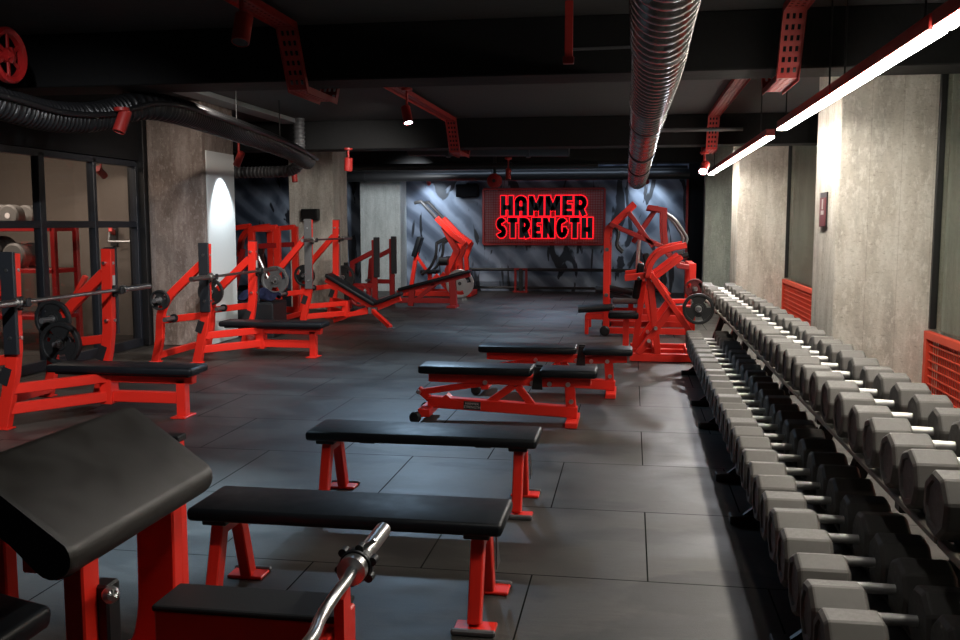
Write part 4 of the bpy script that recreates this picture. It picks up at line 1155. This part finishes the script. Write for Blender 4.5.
def wall_rail():
    t = thing('wall_rail', 'low black barrier rail in front of the mural under the sign', 'rail', (-1.2, 20.45, 0))
    MB().cyl((-2.45, 0, 0.50), (1.95, 0, 0.50), 0.035, 12).build('top_rail', M['black_steel'], t)
    MB().cyl((-2.45, 0, 0.10), (1.95, 0, 0.10), 0.03, 12).build('bottom_rail', M['black_steel'], t)
    for x in (-2.4, -1.2, 1.9):
        p = lp(t, 'rail_post', [(x, 0, 0.01), (x, 0, 0.52)], 0.12 if x == -1.2 else 0.06, 0.08, 'black_steel', (1, 0, 0))
        if x == -1.2:
            for s in (-1, 1): MB().box((x + s * 0.12, -0.0, 0.27), (0.05, 0.07, 0.52)).build('red_edge', M['red_dark'], p)
            MB().box((x, 0, 0.015), (0.34, 0.2, 0.03)).build('foot_plate', M['red_dark'], p)
            MB().box((x, 0, 0.51), (0.30, 0.1, 0.04)).build('post_cap', M['red_dark'], p)
wall_rail()
def speaker():
    t = thing('wall_speaker', 'black loudspeaker high on the mural left of the sign', 'speaker', (-3.62, 20.62, 2.235))
    MB().box((0, 0, 0), (0.48, 0.30, 0.28), bev=0.015).build('cabinet', M['matt_black'], t)
    MB().box((0, -0.153, 0), (0.44, 0.008, 0.24), bev=0.003).build('front_grille', M['matt_black'], t)
    MB().box((0, 0.1, 0.155), (0.06, 0.2, 0.05)).build('bracket', M['black_steel'], t)
speaker()
def wall_box():
    t = thing('junction_box', 'square black box on the front of the middle left pillar', 'box', (-5.52, 15.64, 1.66))
    MB().box((0, 0, 0), (0.30, 0.14, 0.20), bev=0.01).build('box_body', M['black'], t)
    MB().box((0, -0.075, 0), (0.26, 0.012, 0.16), bev=0.004).build('box_lid', M['black_steel'], t)
wall_box()
def pillar_sign():
    t = thing('wall_sign', 'small dark red instruction sign on the side of the near right pillar', 'sign', (1.592, 8.28, 1.62))
    MB().box((0, 0, 0), (0.012, 0.27, 0.29), bev=0.002).build('sign_plate', M['badge'], t)
    MB().box((-0.008, 0, -0.02), (0.006, 0.24, 0.24), bev=0).build('sign_face', simple('sign_maroon', (0.18, 0.03, 0.04), 0.5), t)
    MB().box((-0.012, 0, 0.045), (0.002, 0.05, 0.085), bev=0).build('pictogram', M['white_label'], t)
    MB().box((-0.012, 0, -0.025), (0.002, 0.11, 0.035), bev=0).build('white_band', M['white_label'], t)
pillar_sign()

# ------------------------------------------------------------------ ceiling fixtures
def light_bar(y0, y1, label, n=1):
    yc, L = (y0 + y1) / 2, (y1 - y0)
    t = thing('linear_light', label, 'ceiling light', (1.30, yc, 2.33), 0, 'linear ceiling lights along the right wall')
    MB().box((0, 0, 0.045), (0.086, L, 0.070), bev=0.004).build('housing', M['tray_red'], t)
    MB().box((0, 0, 0.004), (0.080, L - 0.03, 0.016), bev=0.002).build('diffuser', M['led'], t)
    for s in (-0.4, 0.4):
        MB().cyl((0, s * L, 0.075), (0, s * L, CE - 2.33), 0.006, 8).build('suspension_rod', M['black_steel'], t)
light_bar(9.45, 16.4, 'long farthest linear ceiling light ending by the far corner spotlight')
light_bar(6.50, 8.75, 'linear ceiling light beside the near right pillar, second strip from the far end')
light_bar(4.42, 6.47, 'linear ceiling light at the upper right, third strip from the far end')
light_bar(2.30, 4.38, 'linear ceiling light cut by the upper right corner')

def cable_tray(path, label, w=0.15):
    """perforated sheet: quads with gaps, thickened"""
    t = thing('cable_tray', label, 'cable tray', (0, 0, 0), 0, 'red perforated cable trays on the ceiling')
    X0 = path[0][0]
    mb = MB()
    across = [-0.5, -0.34, -0.20, -0.07, 0.07, 0.20, 0.34, 0.5]
    hole = [0, 1, 0, 1, 0, 1, 0]
    for i in range(len(path) - 1):
        a, b = Vector(path[i]), Vector(path[i + 1])
        n = max(2, int((b - a).length / 0.035)); n += (n + 1) % 2
        for k in range(n):
            p, q = a.lerp(b, k / n), a.lerp(b, (k + 1) / n)
            for j in range(7):
                if hole[j] and k % 2 == (1 if j != 3 else 1) and 0 < k < n - 1: continue
                l, r = across[j] * w, across[j + 1] * w
                mb.add([(p.x + l, p.y, p.z), (p.x + r, p.y, p.z), (q.x + r, q.y, q.z), (q.x + l, q.y, q.z)], [[0, 1, 2, 3]])
    o = mb.build('tray_base', M['tray_red'], t)
    md = o.modifiers.new('thick', 'SOLIDIFY'); md.thickness = 0.003; md.offset = 0
    for s in (-1, 1):
        pts = [(p[0] + s * (w / 2), p[1], p[2]) for p in path]
        MB().rect(pts, 0.05, 0.004, (1, 0, 0), 0.0005).build('side_flange', M['tray_red'], t)
    return t
def tray_path(X, zt=2.95, zb=2.52):
    return [(X, 2.9 + 0.3, zt), (X, 6.72, zt), (X, 6.95, zb), (X, 7.65, zb), (X, 7.9, zt), (X, 13.05, zt), (X, 13.36, zb), (X, 14.1, zb), (X, 14.4, zt), (X, 17.3, zt)]
cable_tray(tray_path(-2.53), 'red perforated cable tray running along the ceiling left of centre, dipping under the beams')
cable_tray(tray_path(1.06), 'red perforated cable tray on the ceiling between the round duct and the linear lights')

LENS = {}
def spot_can(loc, aim, label, on=False, base=True, drop=0.16, mat='tray_red', top=None, r=0.045):
    """small track spot: round base above, arm, tilted can with lens"""
    L = Vector(loc)
    t = thing('spotlight', label, 'spotlight', tuple(L), 0, 'small red can spotlights')
    d = (Vector(aim) - L).normalized()
    back = -d * 0.10
    cb = MB().lathe([(0, -0.10), (r * 0.85, -0.10), (r, -0.09), (r, 0.085), (r * 0.9, 0.09), (r * 0.86, 0.08), (0, 0.08)], (0, 0, 0), d, 20).build('can', M[mat], t)
    MB().lathe([(0, 0.082), (r * 0.84, 0.082), (r * 0.84, 0.086), (0, 0.086)], (0, 0, 0), d, 20).build('lens', M['lens_on' if on else 'lens_off'], cb)
    zt = (top if top is not None else L.z + drop) - L.z
    MB().cyl((0, 0, 0.0), (0, 0, zt), 0.014, 10).build('stem', M[mat], t)
    MB().lathe([(0, 0), (0.055, 0), (0.06, 0.006), (0.06, 0.03), (0, 0.03)], (0, 0, zt - 0.03), (0, 0, 1), 20).build('base_disc', M[mat], t)
    return t
spot_can((-2.33, 5.45, 2.66), (-2.35, 4.35, 0), 'red can spotlight on the near end of the left cable tray', top=2.93, r=0.055)
spot_can((-2.36, 9.75, 2.64), (-1.7, 9.0, 0), 'lit red can spotlight hanging under the middle of the left cable tray', True, top=2.92, r=0.05)
spot_can((-4.02, 7.0, 2.31), (-4.5, 6.2, 0), 'red can spotlight under the black flexible duct, upper left', top=2.42, r=0.05)
spot_can((-4.83, 11.10, 2.30), (-5.122, 11.18, 1.75), 'red can spotlight shining onto the white side of the near left pillar', top=2.58)
spot_can((-5.3, 14.3, 2.25), (-5.0, 14.0, 0), 'dim red can spotlight in the dark gap between the left pillars', top=2.50)
spot_can((0.97, 13.35, 2.27), (0.2, 11.0, 0.3), 'brightly lit spotlight beside the far end of the linear lights', True, top=2.49, r=0.06)
spot_can((-4.10, 13.3, 2.36), (-4.3, 13.6, 0), 'red can spotlight on the beam above the incline station', top=2.60, r=0.06)
spot_can((-4.40, 20.1, 2.42), (-4.40, 20.79, 1.9), 'spotlight washing the mural above the high row machine', True, top=2.80)
spot_can((0.30, 20.1, 2.42), (0.30, 20.79, 1.9), 'spotlight washing the mural to the right of the glowing sign', True, top=2.80)
spot_can((-6.45, 10.7, 2.13), (-6.5, 11.6, 1.7), 'small lit spotlight behind the glass partition', True, top=2.40)
spot_can((-2.05, 15.6, 2.32), (-2.0, 15.0, 0), 'pale tipped red spotlight hanging left of the sign top', top=2.60)

def bracket(path, label):
    t = thing('strut_bracket', label, 'bracket', (0, 0, 0))
    MB().rect(path, 0.04, 0.04, (1, 0, 0)).build('strut', M['tray_red'], t)
    return t
def duct_hanger():
    t = thing('duct_hanger', 'red vertical strut with grey rod holding the round duct at the top', 'bracket', (-0.45, 6.6, 2.62))
    MB().box((0, 0, 0.20), (0.055, 0.04, 0.42), bev=0.003).build('strut', M['tray_red'], t)
    MB().box((0.0, -0.02, 0.0), (0.075, 0.05, 0.05), bev=0.004).build('clamp', M['tray_red'], t)
    MB().cyl((0, 0, 0.075), (0.46, 0.0, 0.08), 0.010, 10).build('rod', M['grey_steel'], t)
duct_hanger()

def ribbed(path, r, pitch, depth, n=26):
    """corrugated tube along a path"""
    P = [Vector(p) for p in path]
    mb = MB(); rings = []
    acc = 0.0
    for i in range(len(P) - 1):
        a, b = P[i], P[i + 1]; L = (b - a).length
        m = max(1, int(round(L / pitch)))
        dn = (b - a).normalized()
        for k in range(m):
            for (t, dr) in ((0.0, -depth), (0.02, -depth), (0.50, -depth), (0.56, -depth * 0.2), (0.64, 0.0), (0.86, 0.0), (0.94, -depth * 0.2)):
                rings.append((a.lerp(b, (k + t) / m), dn, r + dr))
    rings.append((P[-1], (P[-1] - P[-2]).normalized(), r))
    vs = []
    for i, (p, d, rr) in enumerate(rings):
        d2 = (rings[min(i + 1, len(rings) - 1)][0] - rings[max(i - 1, 0)][0]).normalized()
        x = d2.cross(Vector((0, 0, 1))).normalized(); y = x.cross(d2)
        for k in range(n):
            a = 2 * PI * k / n
            vs.append(p + x * (rr * math.cos(a)) + y * (rr * math.sin(a)))
    fs = []
    for i in range(len(rings) - 1):
        for k in range(n):
            fs.append([i * n + k, i * n + (k + 1) % n, (i + 1) * n + (k + 1) % n, (i + 1) * n + k])
    mb.add(vs, fs, True)
    return mb
def round_duct():
    t = thing('round_duct', 'large dark metal spiral ventilation duct hanging from the ceiling right of centre', 'duct', (0, 0, 0))
    ribbed(smooth_path([(0.12, 2.2, 2.46), (0.12, 4.2, 2.44), (0.13, 5.6, 2.41), (0.115, 6.9, 2.385)], 5), 0.150, 0.13, 0.016).build('spiral_section', M['duct'], t)
    ribbed([(0.115, 6.9, 2.385), (0.108, 7.9, 2.36)], 0.142, 0.14, 0.010).build('middle_section', M['duct'], t)
    ribbed([(0.105, 8.0, 2.355), (0.075, 11.2, 2.20), (0.065, 13.7, 2.14)], 0.134, 0.30, 0.008).build('far_section', M['duct'], t)
    for (x, y, z, r) in ((0.125, 4.85, 2.43, 0.150), (0.115, 6.9, 2.385, 0.150), (0.107, 7.95, 2.358, 0.146), (0.088, 9.9, 2.265, 0.142), (0.073, 11.4, 2.195, 0.140)):
        MB().lathe([(r - 0.02, -0.03), (r, -0.025), (r, 0.025), (r - 0.02, 0.03)], (x, y, z), (-0.01, 1, -0.03), 28).build('joint_band', M['black_steel'], t)
    for (x, y, z, r) in ((0.125, 4.2, 2.44, 0.14), (0.098, 8.8, 2.32, 0.13), (0.07, 12.6, 2.165, 0.13)):
        MB().cyl((x, y, z + r - 0.01), (x, y, CE), 0.008, 8).build('hanger_rod', M['black_steel'], t)
    MB().lathe([(0.0, 0.0), (0.12, 0.0), (0.135, -0.02), (0.135, 0.25), (0.12, 0.27), (0.0, 0.27)], (0.065, 13.6, 2.14), (0, 1, -0.02), 26).build('end_cap', M['black_steel'], t)
round_duct()
def flex_duct():
    t = thing('flexible_duct', 'black flexible duct sagging along the ceiling on the left above the glass partition', 'duct', (0, 0, 0))
    p = smooth_path([(-4.45, 4.6, 2.42), (-4.45, 6.0, 2.36), (-4.40, 6.6, 2.32), (-4.28, 7.05, 2.36), (-4.12, 7.45, 2.49), (-4.02, 7.9, 2.50), (-4.10, 9.0, 2.49), (-4.25, 10.5, 2.47), (-4.45, 12.0, 2.44), (-4.62, 13.0, 2.40)], 6)
    ribbed(p, 0.12, 0.05, 0.009, 20).build('duct_hose', M['flex'], t)
    for (x, y, z) in ((-4.15, 9.5, 2.60), (-4.33, 11.2, 2.57)):
        MB().cyl((x, y, z - 0.01), (x, y, CE), 0.008, 8).build('hanger_rod', M['black_steel'], t)
    q = [(v[0] + 0.15, v[1], v[2] + 0.02) for v in p]
    MB().tube(q, 0.022, 10, (0, 0, 1)).build('cable', M['black_steel'], t)
flex_duct()
def elbow():
    t = thing('duct_elbow', 'short grey duct elbow under the ceiling above the middle left pillar', 'duct', (0, 0, 0))
    ribbed(smooth_path([(-5.9, 13.2, 2.26), (-5.3, 13.2, 2.26), (-4.92, 13.2, 2.29), (-4.80, 13.15, 2.45), (-4.79, 13.15, 3.02)], 5), 0.085, 0.06, 0.008, 18).build('duct_hose', M['grey_steel'], t)
elbow()
def pipe(p0, p1, r, label, mat='black_steel', name='ceiling_pipe'):
    t = thing(name, label, 'pipe', tuple((Vector(p0) + Vector(p1)) / 2), 0, 'dark service pipes under the ceiling')
    c = (Vector(p0) + Vector(p1)) / 2
    MB().cyl(Vector(p0) - c, Vector(p1) - c, r, 18).build('pipe_run', M[mat], t)
    d = (Vector(p1) - Vector(p0)).normalized()
    n = max(2, int((Vector(p1) - Vector(p0)).length / 2.2))
    for k in range(n):
        q = Vector(p0).lerp(Vector(p1), (k + 0.5) / n) - c
        MB().lathe([(r, -0.03), (r * 1.14, -0.03), (r * 1.14, 0.03), (r, 0.03)], q, d, 18).build('pipe_band', M[mat], t)
pipe((-6.8, 18.9, 2.47), (1.1, 18.9, 2.47), 0.10, 'thick black pipe across the ceiling just before the mural')
pipe((-6.8, 16.6, 2.52), (-0.6, 16.6, 2.52), 0.06, 'thinner black pipe across the ceiling over the decline bench')
pipe((-6.8, 19.7, 2.62), (1.1, 19.7, 2.62), 0.07, 'farthest black pipe under the ceiling along the mural top')
pipe((-3.6, 15.0, 2.76), (-1.0, 15.0, 2.72), 0.16, 'wide short black duct under the ceiling above the sign', 'flex')
pipe((0.25, 11.6, 2.62), (1.28, 11.6, 2.62), 0.022, 'thin grey rod under the ceiling right of the round duct', 'grey_steel')

def hand_wheel():
    t = thing('valve_wheel', 'red spoked valve wheel under the ceiling at the upper left edge', 'valve wheel', (-4.28, 6.0, 2.66))
    ax_ = Vector((0.97, 0.05, 0.0)).normalized()
    MB().lathe([(0.145, -0.02), (0.175, -0.035), (0.190, -0.02), (0.190, 0.02), (0.175, 0.035), (0.145, 0.02), (0.145, -0.02)], (0, 0, 0), ax_, 36).build('rim', M['red_dark'], t)
    MB().lathe([(0, -0.03), (0.05, -0.03), (0.055, 0.03), (0, 0.05)], (0, 0, 0), ax_, 20).build('hub', M['red_dark'], t)
    x = Vector((0, 0, 1)); y = ax_.cross(x)
    for k in range(6):
        a = PI * k / 3
        dd = x * math.cos(a) + y * math.sin(a)
        MB().bar(dd * 0.04, dd * 0.16, 0.03, 0.014, ax_).build('spoke', M['red_dark'], t)
    MB().tube(smooth_path([(-0.02, 0.01, 0), (-0.2, 0.10, 0.0), (-0.28, 0.14, 0.08), (-0.28, 0.14, CE - 2.66)], 4), 0.035, 14, (0.5, 0.86, 0)).build('pipe_stub', M['black_steel'], t)
hand_wheel()
def alarm_bell():
    t = thing('fire_bell', 'round dark red bell on the ceiling pipes above the left end of the sign', 'bell', (-2.42, 16.52, 2.26))
    MB().lathe([(0, -0.04), (0.05, -0.05), (0.12, -0.03), (0.135, 0.0), (0.135, 0.03), (0, 0.03)], (0, 0, 0), (0, 1, 0), 28).build('gong', M['red_dark'], t)
    MB().lathe([(0, 0), (0.03, 0), (0.03, 0.02), (0, 0.02)], (0, -0.068, 0), (0, 1, 0), 16).build('centre_cap', M['black'], t)
    MB().box((0, 0.05, 0.40), (0.05, 0.04, 0.76)).build('bracket', M['black_steel'], t)
alarm_bell()

# ------------------------------------------------------------------ lights
def spot(name, loc, aim, power, size, col=(1, 1, 1), blend=0.5, r=0.03):
    l = bpy.data.lights.new(name, 'SPOT'); l.energy = power; l.spot_size = math.radians(size); l.spot_blend = blend
    l.color = col; l.shadow_soft_size = r
    o = bpy.data.objects.new(name, l); COL.objects.link(o)
    o.location = loc
    d = Vector(aim) - Vector(loc)
    o.rotation_euler = d.to_track_quat('-Z', 'Y').to_euler()
    return o
def area(name, loc, aim, power, sx, sy, col=(1, 1, 1)):
    l = bpy.data.lights.new(name, 'AREA'); l.shape = 'RECTANGLE'; l.size = sx; l.size_y = sy; l.energy = power; l.color = col
    o = bpy.data.objects.new(name, l); COL.objects.link(o); o.location = loc
    o.rotation_euler = (Vector(aim) - Vector(loc)).to_track_quat('-Z', 'Y').to_euler()
    return o
cool = (0.50, 0.74, 1.0)
# spots in the cans, and a few with no can modelled
spot('spot_lamp', (-2.29, 9.66, 2.52), (-2.0, 8.6, 0), 330, 110, cool, 0.9)
spot('spot_lamp', (-2.34, 5.38, 2.55), (-2.65, 4.4, 0), 620, 52, (0.55, 0.80, 1.0), 0.9)
spot('spot_lamp', (-4.9, 11.14, 2.17), (-5.122, 11.19, 1.70), 70, 75, (0.85, 0.95, 1.0), 0.5)
spot('spot_lamp', (-4.40, 20.22, 2.36), (-4.4, 20.79, 1.85), 42, 100, (0.75, 0.88, 1.0), 0.7)
spot('spot_lamp', (0.30, 20.22, 2.36), (0.30, 20.79, 1.85), 30, 100, (0.75, 0.88, 1.0), 0.7)
spot('spot_lamp', (0.92, 13.2, 2.2), (0.2, 11.0, 0.5), 120, 90, (0.95, 0.95, 1.0), 0.8)
spot('spot_lamp', (-3.6, 18.4, 2.5), (-3.6, 19.4, 0.9), 90, 60, (1, 0.95, 0.9), 0.7)  # no can modelled, aimed at the high row machine
spot('spot_lamp', (-1.4, 17.2, 2.5), (-1.4, 17.0, 0), 420, 110, cool, 0.9)  # added cool fill on the far floor, no can here
spot('spot_lamp', (-1.8, 13.2, 2.45), (-1.8, 13.2, 0), 420, 90, cool, 0.9)  # also added to lift the far floor, no can
spot('spot_lamp', (-6.47, 10.82, 2.1), (-6.7, 11.65, 1.5), 12, 80, (1, 0.9, 0.8), 0.3)
spot('spot_lamp', (-7.6, 9.2, 2.5), (-7.6, 10.4, 1.0), 60, 100, (1, 0.88, 0.8), 0.8)  # no can modelled, aimed into the room behind the glass
# unseen ceiling spots; those marked are added fill
spot('spot_lamp', (0.1, 8.0, 2.85), (0.35, 10.3, 0.7), 130, 60, (1.0, 0.92, 0.82), 0.9, 0.1)  # added to brighten the row machine
spot('spot_lamp', (0.1, 2.6, 2.9), (-0.9, 4.0, 0.2), 260, 100, (1, 0.97, 0.93), 0.9, 0.15)
spot('spot_lamp', (-2.5, 3.3, 2.85), (-4.4, 6.7, 0.9), 400, 58, (0.95, 0.97, 1.0), 0.8)
spot('spot_lamp', (-3.6, 8.1, 2.85), (-5.2, 10.7, 1.0), 170, 80, (1.0, 0.9, 0.8), 0.8)  # added fill on the near left pillar
spot('spot_lamp', (-2.4, 8.4, 2.85), (-4.5, 10.3, 0.8), 230, 60, (0.95, 0.97, 1.0), 0.8)
spot('spot_lamp', (-3.2, 11.6, 2.85), (-4.9, 15.0, 0.9), 240, 80, (1.0, 0.95, 0.88), 0.8, 0.3)  # added fill on the middle left pillar and incline station
spot('spot_lamp', (-3.9, 17.2, 2.5), (-5.3, 20.2, 1.4), 230, 80, (0.9, 0.96, 1.0), 0.8, 0.2)  # added fill on the far left pillar
area('added_fill_area', (-7.6, 9.4, 2.9), (-7.6, 10.0, 0.0), 45, 1.2, 1.2, (1, 0.86, 0.74))  # added area fill for the room behind the glass, no fixture
area('added_fill_area', (-1.8, 18.6, 2.9), (-1.8, 20.9, 0.6), 14, 5.0, 0.2, (0.62, 0.78, 1.0))  # added area wash that brightens the mural, no fixture

wd = bpy.data.worlds.new('world'); scn.world = wd; wd.use_nodes = True
wd.node_tree.nodes['Background'].inputs['Color'].default_value = (0.55, 0.65, 0.8, 1)
wd.node_tree.nodes['Background'].inputs['Strength'].default_value = 0.02

scn.view_settings.view_transform = 'Standard'
scn.view_settings.look = 'None'
scn.view_settings.gamma = 1.0
scn.view_settings.use_curve_mapping = False
scn.view_settings.exposure = 0.22
scn.cycles.use_denoising = True
scn.cycles.max_bounces = 6
scn.cycles.transparent_max_bounces = 12
scn.cycles.sample_clamp_indirect = 4.0
bpy.context.view_layer.update()
